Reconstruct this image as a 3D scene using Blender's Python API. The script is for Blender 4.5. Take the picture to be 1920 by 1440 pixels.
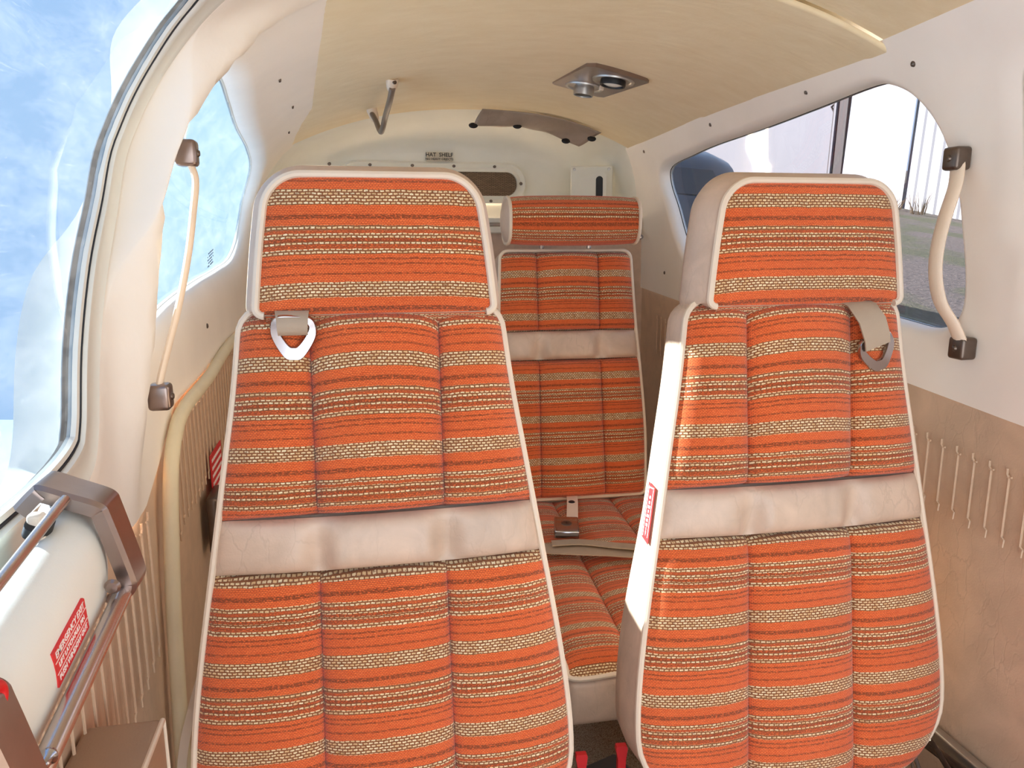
import bpy, bmesh, math, random
from mathutils import Vector, Matrix
from mathutils.geometry import delaunay_2d_cdt
random.seed(7)
S = bpy.context.scene
for o in list(bpy.data.objects):
    bpy.data.objects.remove(o)
C = S.collection

# ------------------------------------------------------------------ camera
# x = to the right, y = aft along the cabin, z = up; the lens sits at the origin
cam = bpy.data.cameras.new('camera')
cam.sensor_width = 36.0
cam.lens = 36.0 * 1443.0 / 1920.0
cam.clip_start = 0.02
cam.clip_end = 2000
co = bpy.data.objects.new('camera', cam)
C.objects.link(co)
PITCH, YAW = math.radians(11.363), math.radians(11.520)
co.rotation_euler = (math.radians(90) - PITCH, 0, -YAW)
co.location = (0, 0, 0)
S.camera = co

# ------------------------------------------------------------------ light
SUN_DIR = Vector((1.0, -0.63, -0.615)).normalized()        # travel direction
w = bpy.data.worlds.new('sky')
S.world = w
w.use_nodes = True
wn = w.node_tree
bg = wn.nodes['Background']
tc = wn.nodes.new('ShaderNodeTexCoord')
sx_ = wn.nodes.new('ShaderNodeSeparateXYZ')
wn.links.new(tc.outputs['Generated'], sx_.inputs[0])
mr = wn.nodes.new('ShaderNodeMapRange')
mr.inputs[1].default_value, mr.inputs[2].default_value = -1.0, 1.0
wn.links.new(sx_.outputs[2], mr.inputs[0])
sky = wn.nodes.new('ShaderNodeValToRGB')
el = sky.color_ramp.elements
el[0].position, el[0].color = 0.0, (0.80, 0.88, 0.98, 1)
el[1].position, el[1].color = 1.0, (0.55, 0.72, 1.0, 1)
for p_, c_ in ((0.46, (0.88, 0.93, 1.0, 1)), (0.56, (0.86, 0.93, 1.0, 1)), (0.70, (0.70, 0.84, 1.0, 1))):
    e_ = el.new(p_)
    e_.color = c_
wn.links.new(mr.outputs[0], sky.inputs[0])
wn.links.new(sky.outputs[0], bg.inputs[0])
bg.inputs[1].default_value = 1.0
sl = bpy.data.lights.new('sun', 'SUN')
sl.energy = 29.0
sl.angle = math.radians(0.6)
sl.color = (1.0, 0.75, 0.57)
so = bpy.data.objects.new('sun', sl)
so.rotation_euler = SUN_DIR.to_track_quat('-Z', 'Y').to_euler()
so.location = (-20, 0, 20)
C.objects.link(so)
S.view_settings.view_transform = 'Standard'
S.view_settings.look = 'None'
S.view_settings.gamma = 1.0
S.view_settings.use_curve_mapping = False
S.view_settings.exposure = 1.88
try:
    S.cycles.max_bounces = 12
    S.cycles.diffuse_bounces = 8
    S.cycles.transparent_max_bounces = 16
except Exception:
    pass


# ------------------------------------------------------------------ materials
def lin(c):
    c = c / 255.0
    return c / 12.92 if c <= 0.04045 else ((c + 0.055) / 1.055) ** 2.4


def rgb(r, g, b):
    return (lin(r), lin(g), lin(b), 1.0)


def newmat(name):
    m = bpy.data.materials.new(name)
    m.use_nodes = True
    nt = m.node_tree
    return m, nt, nt.nodes['Principled BSDF']


def N(nt, typ, **kw):
    n = nt.nodes.new(typ)
    for k, v in kw.items():
        setattr(n, k, v)
    return n


def mathn(nt, op, a, b=None):
    n = nt.nodes.new('ShaderNodeMath')
    n.operation = op
    for i, v in enumerate((a, b)):
        if v is None:
            continue
        if isinstance(v, (int, float)):
            n.inputs[i].default_value = v
        else:
            nt.links.new(v, n.inputs[i])
    return n.outputs[0]


def mixc(nt, fac, a, b, mode='MIX'):
    n = nt.nodes.new('ShaderNodeMix')
    n.data_type = 'RGBA'
    n.blend_type = mode
    for sock, v in ((0, fac), (6, a), (7, b)):
        if isinstance(v, (int, float)):
            n.inputs[sock].default_value = v
        elif isinstance(v, tuple):
            n.inputs[sock].default_value = v
        else:
            nt.links.new(v, n.inputs[sock])
    return n.outputs[2]


def ramp(nt, fac, stops, interp='LINEAR'):
    r = nt.nodes.new('ShaderNodeValToRGB')
    r.color_ramp.interpolation = interp
    e = r.color_ramp.elements
    while len(e) > 1:
        e.remove(e[-1])
    e[0].position = stops[0][0]
    e[0].color = stops[0][1] if isinstance(stops[0][1], tuple) else (stops[0][1],) * 3 + (1,)
    for p, c in stops[1:]:
        x = e.new(p)
        x.color = c if isinstance(c, tuple) else (c, c, c, 1)
    nt.links.new(fac, r.inputs[0])
    return r.outputs[0]


def bump(nt, bsdf, h, strength=0.3, dist=0.002):
    b = nt.nodes.new('ShaderNodeBump')
    b.inputs['Strength'].default_value = strength
    b.inputs['Distance'].default_value = dist
    nt.links.new(h, b.inputs['Height'])
    nt.links.new(b.outputs[0], bsdf.inputs['Normal'])
    return b


def noise(nt, vec, scale, detail=3.0, rough=0.55, dist=0.0):
    n = nt.nodes.new('ShaderNodeTexNoise')
    n.inputs['Scale'].default_value = scale
    n.inputs['Detail'].default_value = detail
    n.inputs['Roughness'].default_value = rough
    n.inputs['Distortion'].default_value = dist
    if vec is not None:
        nt.links.new(vec, n.inputs['Vector'])
    return n


def coords(nt, kind='Object', scale=(1, 1, 1)):
    t = nt.nodes.new('ShaderNodeTexCoord')
    mp = nt.nodes.new('ShaderNodeMapping')
    mp.inputs['Scale'].default_value = scale
    nt.links.new(t.outputs[kind], mp.inputs[0])
    return mp.outputs[0]


def plain(name, col, rough=0.5, metal=0.0, var=0.06, nscale=12.0, bumpn=0.0, bscale=300.0, coat=0.0, spec=None, bdist=0.001):
    m, nt, b = newmat(name)
    v = coords(nt)
    n = noise(nt, v, nscale, 4)
    a = tuple(max(0, c * (1 - var)) for c in col[:3]) + (1,)
    c2 = tuple(min(1, c * (1 + var)) for c in col[:3]) + (1,)
    nt.links.new(ramp(nt, n.outputs[0], [(0.3, a), (0.7, c2)]), b.inputs['Base Color'])
    b.inputs['Roughness'].default_value = rough
    b.inputs['Metallic'].default_value = metal
    if coat:
        b.inputs['Coat Weight'].default_value = coat
    if spec is not None:
        b.inputs['Specular IOR Level'].default_value = spec
    if bumpn:
        n2 = noise(nt, v, bscale, 4)
        bump(nt, b, n2.outputs[0], bumpn, bdist)
    return m


def leather(name, col, rough=0.42, wr=0.35, var=0.14):
    m, nt, b = newmat(name)
    v = coords(nt)
    n = noise(nt, v, 14, 6, 0.6, 0.6)
    a = tuple(c * (1 - var) for c in col[:3]) + (1,)
    c2 = tuple(min(1, c * (1 + var)) for c in col[:3]) + (1,)
    base = ramp(nt, n.outputs[0], [(0.32, a), (0.68, c2)])
    # creases: a fine net of cracks that comes and goes
    v2 = coords(nt, 'Object', (34, 34, 15))
    nd = noise(nt, v2, 1.4, 3)
    ad = nt.nodes.new('ShaderNodeVectorMath')
    ad.operation = 'ADD'
    nt.links.new(v2, ad.inputs[0])
    nt.links.new(nd.outputs[1], ad.inputs[1])
    vo = nt.nodes.new('ShaderNodeTexVoronoi')
    vo.feature = 'DISTANCE_TO_EDGE'
    vo.inputs['Scale'].default_value = 1.0
    nt.links.new(ad.outputs[0], vo.inputs['Vector'])
    line = ramp(nt, vo.outputs[0], [(0.0, 0.0), (0.05, 1.0)])
    n3 = noise(nt, v, 11, 3)
    gate = ramp(nt, n3.outputs[0], [(0.42, 1.0), (0.62, 0.35)])
    line2 = mixc(nt, gate, line, (1, 1, 1, 1))
    dark = tuple(c * 0.88 for c in col[:3]) + (1,)
    nt.links.new(mixc(nt, line2, dark, base), b.inputs['Base Color'])
    b.inputs['Roughness'].default_value = rough
    n4 = noise(nt, v, 420, 3)
    h = mathn(nt, 'ADD', mathn(nt, 'MULTIPLY', line2, 0.8), mathn(nt, 'MULTIPLY', n4.outputs[0], 0.5))
    bump(nt, b, h, wr, 0.0012)
    return m


def fabric(name, offset, period=0.103):
    """woven orange tweed with cream and brown stripes, UV in metres"""
    m, nt, b = newmat(name)
    uv = nt.nodes.new('ShaderNodeUVMap')
    uv.uv_map = 'UVMap'
    nz = noise(nt, uv.outputs[0], 55, 3)
    wob = mathn(nt, 'MULTIPLY', mathn(nt, 'SUBTRACT', nz.outputs[0], 0.5), 0.0028)
    nz2 = noise(nt, uv.outputs[0], 420, 2)
    wob2 = mathn(nt, 'MULTIPLY', mathn(nt, 'SUBTRACT', nz2.outputs[0], 0.5), 0.0016)
    sep = nt.nodes.new('ShaderNodeSeparateXYZ')
    nt.links.new(uv.outputs[0], sep.inputs[0])
    vv = mathn(nt, 'ADD', mathn(nt, 'ADD', sep.outputs[1], wob), wob2)
    # stripes run downwards from a wide cream band
    fr = mathn(nt, 'FRACT', mathn(nt, 'DIVIDE', mathn(nt, 'SUBTRACT', offset, vv), period))
    wm = ramp(nt, fr, [(0.0, 1.0), (0.165, 0.0), (0.385, 1.0), (0.437, 0.0), (0.472, 1.0), (0.522, 0.0),
                       (0.556, 1.0), (0.587, 0.0), (0.64, 1.0), (0.692, 0.0)], 'CONSTANT')
    bm_ = ramp(nt, fr, [(0.0, 0.0), (0.265, 0.0), (0.272, 0.75), (0.315, 0.75), (0.322, 0.0), (0.437, 0.0), (0.44, 0.45), (0.47, 0.45), (0.524, 0.7),
                        (0.556, 0.7), (0.588, 0.65), (0.635, 0.5), (0.64, 0.0), (0.735, 0.0), (0.74, 0.7), (0.758, 0.7), (0.763, 0.0),
                        (0.79, 0.0), (0.795, 0.65), (0.812, 0.65), (0.818, 0.0), (0.895, 0.0), (0.9, 0.65), (0.918, 0.65), (0.924, 0.0), (1.0, 0.0)])
    comb = nt.nodes.new('ShaderNodeCombineXYZ')
    un = mathn(nt, 'MULTIPLY', mathn(nt, 'ADD', sep.outputs[0], wob2), 100)
    nt.links.new(un, comb.inputs[0])
    nt.links.new(mathn(nt, 'MULTIPLY', mathn(nt, 'SUBTRACT', vv, offset), 100), comb.inputs[1])
    br = nt.nodes.new('ShaderNodeTexBrick')
    br.offset = 0.5
    br.inputs['Color1'].default_value = rgb(248, 228, 186)
    br.inputs['Color2'].default_value = rgb(226, 186, 134)
    br.inputs['Mortar'].default_value = rgb(142, 88, 52)
    br.inputs['Scale'].default_value = 1.0
    br.inputs['Mortar Size'].default_value = 0.10
    br.inputs['Mortar Smooth'].default_value = 0.45
    br.inputs['Brick Width'].default_value = 0.60
    br.inputs['Row Height'].default_value = 0.34
    nt.links.new(comb.outputs[0], br.inputs['Vector'])
    b2 = nt.nodes.new('ShaderNodeTexBrick')
    b2.offset = 0.5
    b2.inputs['Color1'].default_value = rgb(242, 122, 64)
    b2.inputs['Color2'].default_value = rgb(234, 110, 54)
    b2.inputs['Mortar'].default_value = rgb(176, 66, 30)
    b2.inputs['Scale'].default_value = 1.0
    b2.inputs['Mortar Size'].default_value = 0.034
    b2.inputs['Mortar Smooth'].default_value = 0.6
    b2.inputs['Brick Width'].default_value = 0.34
    b2.inputs['Row Height'].default_value = 0.19
    nt.links.new(comb.outputs[0], b2.inputs['Vector'])
    # brown flecks gathered in thin rows
    mp = nt.nodes.new('ShaderNodeMapping')
    mp.inputs['Scale'].default_value = (330, 700, 1)
    nt.links.new(uv.outputs[0], mp.inputs[0])
    fl = noise(nt, mp.outputs[0], 1.0, 2, 0.6)
    flm = ramp(nt, fl.outputs[0], [(0.40, 0.0), (0.50, 1.0)])
    bfac = mathn(nt, 'MULTIPLY', flm, bm_)
    # large-scale fading of the dye
    big = noise(nt, uv.outputs[0], 11, 3)
    tone = ramp(nt, big.outputs[0], [(0.3, (0.90, 0.88, 0.86, 1)), (0.7, (1.0, 1.0, 1.0, 1))])
    org = mixc(nt, bfac, b2.outputs[0], rgb(96, 52, 28))
    fl3 = noise(nt, mp.outputs[0], 0.45, 3, 0.65)
    dk = ramp(nt, fl3.outputs[0], [(0.56, 0.0), (0.66, 0.75)])
    crm = mixc(nt, dk, br.outputs[0], rgb(120, 70, 40))
    col = mixc(nt, wm, org, crm)
    col = mixc(nt, 1.0, col, tone, 'MULTIPLY')
    nt.links.new(col, b.inputs['Base Color'])
    b.inputs['Roughness'].default_value = 0.9
    b.inputs['Specular IOR Level'].default_value = 0.2
    b.inputs['Sheen Weight'].default_value = 0.25
    b.inputs['Sheen Roughness'].default_value = 0.5
    h1 = mathn(nt, 'MULTIPLY', mathn(nt, 'SUBTRACT', 1.0, br.outputs[1]), wm)
    h2 = mathn(nt, 'MULTIPLY', mathn(nt, 'SUBTRACT', 1.0, b2.outputs[1]), mathn(nt, 'SUBTRACT', 1.0, wm))
    hh = mathn(nt, 'ADD', mathn(nt, 'ADD', h1, mathn(nt, 'MULTIPLY', h2, 0.7)), mathn(nt, 'MULTIPLY', fl.outputs[0], 0.5))
    bump(nt, b, hh, 0.65, 0.0011)
    return m


def pane_mat(name, haze, col, seed=0.0, tint=(0.95, 0.98, 1.0, 1)):
    """worn acrylic: tinted to dim the outdoors, a share of it scattering along scratches"""
    m = bpy.data.materials.new(name)
    m.use_nodes = True
    nt = m.node_tree
    nt.nodes.remove(nt.nodes['Principled BSDF'])
    out = nt.nodes['Material Output']
    tr = nt.nodes.new('ShaderNodeBsdfTransparent')
    tr.inputs[0].default_value = tint  # tint added to dim and blue the bright view outside
    tl = nt.nodes.new('ShaderNodeBsdfTranslucent')
    tl.inputs[0].default_value = col
    gl = nt.nodes.new('ShaderNodeBsdfGlossy')
    gl.inputs['Roughness'].default_value = 0.03
    v = coords(nt, 'Object', (1, 1, 1))
    mp = nt.nodes.new('ShaderNodeMapping')
    mp.inputs['Rotation'].default_value = (0.5 + seed, 0, 0)
    mp.inputs['Scale'].default_value = (1, 2.2, 9)
    nt.links.new(v, mp.inputs[0])
    n1 = noise(nt, mp.outputs[0], 3.0, 9, 0.72, 0.25)
    mp2 = nt.nodes.new('ShaderNodeMapping')
    mp2.inputs['Rotation'].default_value = (-0.7 + seed, 0, 0)
    mp2.inputs['Scale'].default_value = (1, 3, 40)
    nt.links.new(v, mp2.inputs[0])
    n2 = noise(nt, mp2.outputs[0], 6.0, 5, 0.65, 0.3)
    a = ramp(nt, n1.outputs[0], [(0.40, haze * 0.35), (0.62, haze * 1.2), (0.78, min(1, haze * 2.6))])
    s2 = ramp(nt, n2.outputs[0], [(0.62, 0.0), (0.74, haze * 0.9)])
    n5 = noise(nt, v, 260, 2)
    sp = ramp(nt, n5.outputs[0], [(0.74, 0.0), (0.78, haze * 1.2)])
    f = mathn(nt, 'ADD', mathn(nt, 'ADD', a, s2), sp)
    mx = nt.nodes.new('ShaderNodeMixShader')
    nt.links.new(f, mx.inputs[0])
    nt.links.new(tr.outputs[0], mx.inputs[1])
    nt.links.new(tl.outputs[0], mx.inputs[2])
    fre = nt.nodes.new('ShaderNodeFresnel')
    fre.inputs[0].default_value = 1.45
    mx2 = nt.nodes.new('ShaderNodeMixShader')
    nt.links.new(mathn(nt, 'MULTIPLY', fre.outputs[0], 0.12), mx2.inputs[0])
    nt.links.new(mx.outputs[0], mx2.inputs[1])
    nt.links.new(gl.outputs[0], mx2.inputs[2])
    nt.links.new(mx2.outputs[0], out.inputs[0])
    return m


M = {}
M['fab_head'] = fabric('tweed_headrest', 0.140)
M['fab_up'] = fabric('tweed_upper', -0.047)
M['fab_low'] = fabric('tweed_lower', -0.398)
M['leather'] = leather('beige_leather', rgb(200, 174, 152))
M['piping'] = plain('piping_vinyl', rgb(222, 203, 180), 0.5, var=0.05, bumpn=0.15, bscale=500)
M['panel'] = leather('tan_side_panel', rgb(206, 177, 148), 0.5, 0.3, 0.10)
M['vinyl'] = plain('cream_vinyl', rgb(247, 238, 225), 0.55, var=0.04, nscale=5, bumpn=0.12, bscale=90, bdist=0.002)
M['white'] = plain('off_white_plastic', rgb(232, 229, 217), 0.5, var=0.03, bumpn=0.1, bscale=500)
M['frame'] = plain('white_frame_paint', rgb(226, 224, 212), 0.4, var=0.04, bumpn=0.05)
M['pewter'] = plain('pewter_metal', rgb(150, 132, 124), 0.28, 0.9, 0.06, 40, 0.06, 220)
M['dpewter'] = plain('dark_pewter', rgb(112, 98, 88), 0.35, 0.85, 0.1, 60, 0.1, 260)
M['chrome'] = plain('chrome', rgb(180, 180, 186), 0.16, 1.0, 0.03)
M['rod'] = plain('satin_rod_metal', rgb(196, 182, 175), 0.24, 0.95, 0.03)
M['alu'] = plain('brushed_aluminium', rgb(190, 186, 180), 0.35, 0.9, 0.05)
M['red'] = plain('red_plastic', rgb(205, 28, 32), 0.4, var=0.06)
M['redplac'] = plain('red_placard', rgb(214, 42, 44), 0.5, var=0.05)
M['ink'] = plain('white_ink', rgb(244, 236, 228), 0.6, var=0.02)
M['black'] = plain('black_plastic', rgb(22, 20, 20), 0.5, var=0.1)
M['rubber'] = plain('black_rubber', rgb(26, 28, 32), 0.6, var=0.1)
M['web'] = plain('belt_webbing', rgb(176, 154, 130), 0.75, var=0.06, bumpn=0.4, bscale=900)
M['strap'] = plain('strap_vinyl', rgb(238, 217, 193), 0.5, var=0.05, bumpn=0.2, bscale=240)
M['grey'] = plain('grey_rod_vinyl', rgb(120, 104, 90), 0.35, var=0.06)
M['darkmesh'] = None
M['seam'] = plain('seam_thread', rgb(96, 40, 20), 0.9, var=0.1)


def carpet():
    m, nt, b = newmat('woven_carpet')
    v = coords(nt, 'Object', (1, 1, 1))
    br = nt.nodes.new('ShaderNodeTexVoronoi')
    mp = nt.nodes.new('ShaderNodeMapping')
    mp.inputs['Scale'].default_value = (180, 110, 100)
    mp.inputs['Rotation'].default_value = (0, 0, 0.5)
    nt.links.new(v, mp.inputs[0])
    nt.links.new(mp.outputs[0], br.inputs['Vector'])
    c = ramp(nt, br.outputs[0], [(0.1, rgb(232, 212, 182)), (0.75, rgb(140, 112, 84))])
    nt.links.new(c, b.inputs['Base Color'])
    b.inputs['Roughness'].default_value = 0.95
    bump(nt, b, mathn(nt, 'SUBTRACT', 1.0, br.outputs[0]), 0.8, 0.003)
    return m


def headliner():
    m, nt, b = newmat('tan_headliner')
    v = coords(nt, 'Object', (5, 9, 9))
    n = noise(nt, v, 3.0, 6, 0.62, 0.3)
    base = ramp(nt, n.outputs[0], [(0.3, rgb(236, 215, 174)), (0.7, rgb(243, 225, 188))])
    v2 = coords(nt, 'Object')
    n2 = noise(nt, v2, 2.2, 3)
    tone = ramp(nt, n2.outputs[0], [(0.35, (0.93, 0.92, 0.90, 1)), (0.65, (1, 1, 1, 1))])
    nt.links.new(mixc(nt, 1.0, base, tone, 'MULTIPLY'), b.inputs['Base Color'])
    b.inputs['Roughness'].default_value = 0.7
    v3 = coords(nt, 'Object', (2.2, 5, 5))
    n3 = noise(nt, v3, 2.6, 4, 0.55, 0.6)
    n4 = noise(nt, v, 60, 2)
    bump(nt, b, mathn(nt, 'ADD', mathn(nt, 'MULTIPLY', n3.outputs[0], 1.0), mathn(nt, 'MULTIPLY', n4.outputs[0], 0.06)), 0.22, 0.012)
    return m


def meshmat():
    m, nt, b = newmat('brown_speaker_cloth')
    v = coords(nt, 'Object', (1, 1, 1))
    wv = nt.nodes.new('ShaderNodeTexBrick')
    mp = nt.nodes.new('ShaderNodeMapping')
    mp.inputs['Rotation'].default_value = (math.radians(90), 0, 0)
    mp.inputs['Scale'].default_value = (100, 100, 100)
    nt.links.new(v, mp.inputs[0])
    nt.links.new(mp.outputs[0], wv.inputs['Vector'])
    wv.inputs['Color1'].default_value = rgb(150, 124, 98)
    wv.inputs['Color2'].default_value = rgb(130, 108, 86)
    wv.inputs['Mortar'].default_value = rgb(62, 50, 40)
    wv.inputs['Scale'].default_value = 1.0
    wv.inputs['Brick Width'].default_value = 1.2
    wv.inputs['Row Height'].default_value = 0.35
    wv.inputs['Mortar Size'].default_value = 0.06
    nt.links.new(wv.outputs[0], b.inputs['Base Color'])
    b.inputs['Roughness'].default_value = 0.9
    return m


def groundmat():
    m, nt, b = newmat('gravel_and_grass')
    v = coords(nt)
    n = noise(nt, v, 0.35, 6, 0.6, 0.8)
    n2 = noise(nt, v, 14, 5, 0.7)
    grav = ramp(nt, n2.outputs[0], [(0.3, rgb(62, 58, 56)), (0.7, rgb(112, 104, 98))])
    gr = ramp(nt, n2.outputs[0], [(0.3, rgb(48, 58, 40)), (0.7, rgb(92, 94, 68))])
    f = ramp(nt, n.outputs[0], [(0.46, 0.0), (0.56, 1.0)])
    nt.links.new(mixc(nt, f, grav, gr), b.inputs['Base Color'])
    b.inputs['Roughness'].default_value = 0.95
    bump(nt, b, n2.outputs[0], 0.8, 0.05)
    return m


M['carpet'] = carpet()
M['headliner'] = headliner()
M['darkmesh'] = meshmat()
M['ground'] = groundmat()
M['pane_front'] = pane_mat('scratched_acrylic_front', 0.011, (0.75, 0.90, 1.0, 1), 0.0, (0.112, 0.182, 0.27, 1))
M['pane_rear'] = pane_mat('scratched_acrylic_rear', 0.010, (0.75, 0.90, 1.0, 1), 0.9, (0.165, 0.25, 0.33, 1))
M['pane_right'] = pane_mat('tinted_acrylic_right', 0.003, (0.9, 0.93, 1.0, 1), 0.4, (0.165, 0.20, 0.262, 1))
M['metalwall'] = plain('white_sheet_metal', rgb(146, 150, 154), 0.5, var=0.03, nscale=0.6)
M['metaldoor'] = plain('grey_sheet_metal_door', rgb(104, 107, 114), 0.5, var=0.03, nscale=0.6)
M['darkpost'] = plain('dark_steel_post', rgb(40, 38, 40), 0.6, var=0.1)
M['wingpaint'] = plain('sky_tinted_wing_paint', rgb(176, 204, 236), 0.35, var=0.03, nscale=2)  # white wing, with the sky's blue reflection put into the colour
M['carblue'] = plain('dark_blue_car_paint', rgb(16, 26, 44), 0.3, var=0.05, coat=0.6)
M['carglass'] = plain('dark_car_glass', rgb(18, 26, 38), 0.08, var=0.02)
M['drygrass'] = plain('dry_grass', rgb(120, 104, 80), 0.9, var=0.2)
M['lamp'] = plain('lamp_lens', rgb(232, 230, 220), 0.15, var=0.03)
M['tan_sign'] = plain('tan_label', rgb(196, 186, 166), 0.6, var=0.04)
M['flap'] = leather('brown_vinyl_flap', rgb(158, 138, 120), 0.35, 0.6, 0.12)
M['armvinyl'] = plain('shade_brown_armrest_vinyl', rgb(158, 130, 104), 0.5, var=0.06, bumpn=0.2, bscale=400)  # the armrest's shade is put into this darker brown
M['seal'] = plain('cream_door_seal', rgb(222, 206, 170), 0.6, var=0.06, bumpn=0.3, bscale=160)


# ------------------------------------------------------------------ mesh helpers
class MB:
    def __init__(self):
        self.v, self.f, self.uv = [], [], {}

    def vert(self, p):
        self.v.append(tuple(p))
        return len(self.v) - 1

    def face(self, idx, uvs=None):
        if uvs is not None:
            self.uv[len(self.f)] = uvs
        self.f.append(tuple(idx))

    def grid(self, P, closed_u=False, closed_v=False, uv=None, flip=False):
        """P[i][j] points; uv[i][j] optional"""
        n, m_ = len(P), len(P[0])
        base = len(self.v)
        for r in P:
            for p in r:
                self.v.append(tuple(p))
        for i in range(n if closed_u else n - 1):
            for j in range(m_ if closed_v else m_ - 1):
                i2, j2 = (i + 1) % n, (j + 1) % m_
                q = [(i, j), (i2, j), (i2, j2), (i, j2)]
                if flip:
                    q.reverse()
                self.face([base + a * m_ + b_ for a, b_ in q], [uv[a][b_] for a, b_ in q] if uv else None)
        return base

    def box(self, lo, hi, bev=0.0, mat=None):
        bm = bmesh.new()
        bmesh.ops.create_cube(bm, size=1.0)
        for v in bm.verts:
            v.co = Vector([(lo[k] + hi[k]) / 2 + v.co[k] * (hi[k] - lo[k]) for k in range(3)])
        if bev > 0:
            bmesh.ops.bevel(bm, geom=list(bm.edges), offset=bev, segments=3, profile=0.5, affect='EDGES')
        if mat is not None:
            bmesh.ops.transform(bm, matrix=mat, verts=bm.verts)
        self.add_bm(bm)

    def add_bm(self, bm):
        base = len(self.v)
        bm.verts.ensure_lookup_table()
        bm.verts.index_update()
        for v in bm.verts:
            self.v.append(tuple(v.co))
        for f in bm.faces:
            self.face([base + v.index for v in f.verts])
        bm.free()

    def tube(self, path, r, seg=10, closed=False, caps=True, flat=1.0, up=None):
        """r number or list; flat squeezes the section along the second axis"""
        pts = [Vector(p) for p in path]
        n = len(pts)
        rings = []
        prev = None
        for i, p in enumerate(pts):
            if closed:
                t = pts[(i + 1) % n] - pts[i - 1]
            else:
                t = pts[min(i + 1, n - 1)] - pts[max(i - 1, 0)]
            t.normalize()
            if up is not None:
                a = Vector(up)
                a = (a - t * a.dot(t)).normalized()
            elif prev is None:
                a = Vector((0, 0, 1)) if abs(t.z) < 0.9 else Vector((1, 0, 0))
                a = (a - t * a.dot(t)).normalized()
            else:
                a = (prev - t * prev.dot(t)).normalized()
            prev = a
            b = t.cross(a)
            rr = r[i] if isinstance(r, (list, tuple)) else r
            rings.append([p + a * (rr * math.cos(2 * math.pi * k / seg)) + b * (rr * flat * math.sin(2 * math.pi * k / seg)) for k in range(seg)])
        base = self.grid(rings, closed_u=closed, closed_v=True, flip=True)
        if caps and not closed:
            self.face([base + k for k in range(seg)])
            self.face([base + (n - 1) * seg + k for k in range(seg)][::-1])

    def lathe(self, prof, seg=24, mat=None):
        """prof [(r,z)] turned about z"""
        P = [[Vector((r * math.cos(2 * math.pi * k / seg), r * math.sin(2 * math.pi * k / seg), z)) for k in range(seg)] for r, z in prof]
        if mat is not None:
            P = [[mat @ q for q in r] for r in P]
        base = self.grid(P, closed_v=True)
        if prof[0][0] > 1e-6:
            self.face([base + k for k in range(seg)])
        if prof[-1][0] > 1e-6:
            self.face([base + (len(prof) - 1) * seg + k for k in range(seg)][::-1])

    def prism(self, poly, mat, h0, h1):
        """2D polygon extruded from h0 to h1 along local z"""
        n = len(poly)
        b0 = len(self.v)
        for h in (h0, h1):
            for x, y in poly:
                self.v.append(tuple(mat @ Vector((x, y, h))))
        self.face(list(range(b0, b0 + n))[::-1])
        self.face(list(range(b0 + n, b0 + 2 * n)))
        for i in range(n):
            j = (i + 1) % n
            self.face([b0 + i, b0 + j, b0 + n + j, b0 + n + i])

    def build(self, name, mat, parent=None, smooth=True, origin=None, angle=40, recalc=True):
        me = bpy.data.meshes.new(name)
        vs = self.v
        if origin is not None:
            ox, oy, oz = origin
            vs = [(a - ox, b - oy, c - oz) for a, b, c in vs]
        me.from_pydata(vs, [], self.f)
        if self.uv:
            l = me.uv_layers.new(name='UVMap')
            for p in me.polygons:
                u = self.uv.get(p.index)
                if u:
                    for k, li in enumerate(p.loop_indices):
                        l.data[li].uv = u[k]
        bm = bmesh.new()
        bm.from_mesh(me)
        if recalc:
            bmesh.ops.recalc_face_normals(bm, faces=bm.faces)
        bm.to_mesh(me)
        bm.free()
        me.materials.append(M[mat] if isinstance(mat, str) else mat)
        if smooth:
            me.shade_smooth()
            try:
                me.set_sharp_from_angle(angle=math.radians(angle))
            except Exception:
                pass
        o = bpy.data.objects.new(name, me)
        C.objects.link(o)
        if origin is not None:
            o.location = origin
        if parent is not None:
            o.parent = parent
            if origin is not None:
                o.location = Vector(origin) - Vector(parent['_w'])
            else:
                o.location = -Vector(parent['_w'])
            o['_w'] = tuple(Vector(origin)) if origin is not None else (0.0, 0.0, 0.0)
        else:
            o['_w'] = tuple(origin) if origin is not None else (0.0, 0.0, 0.0)
        return o


def thing(name, label, cat, loc=(0, 0, 0), group=None):
    o = bpy.data.objects.new(name, None)
    C.objects.link(o)
    o.location = loc
    o.empty_display_size = 0.05
    o['_w'] = tuple(float(a) for a in loc)
    o['label'] = label
    o['category'] = cat
    if group:
        o['group'] = group
    return o


def tag(o, label, cat, group=None):
    o['label'] = label
    o['category'] = cat
    if group:
        o['group'] = group
    return o


def struct(o, label=None):
    o['kind'] = 'structure'
    if label:
        o['label'] = label
    return o


def interp(x, xs, ys):
    if x <= xs[0]:
        return ys[0]
    for i in range(1, len(xs)):
        if x <= xs[i]:
            t = (x - xs[i - 1]) / (xs[i] - xs[i - 1])
            return ys[i - 1] + t * (ys[i] - ys[i - 1])
    return ys[-1]


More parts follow.
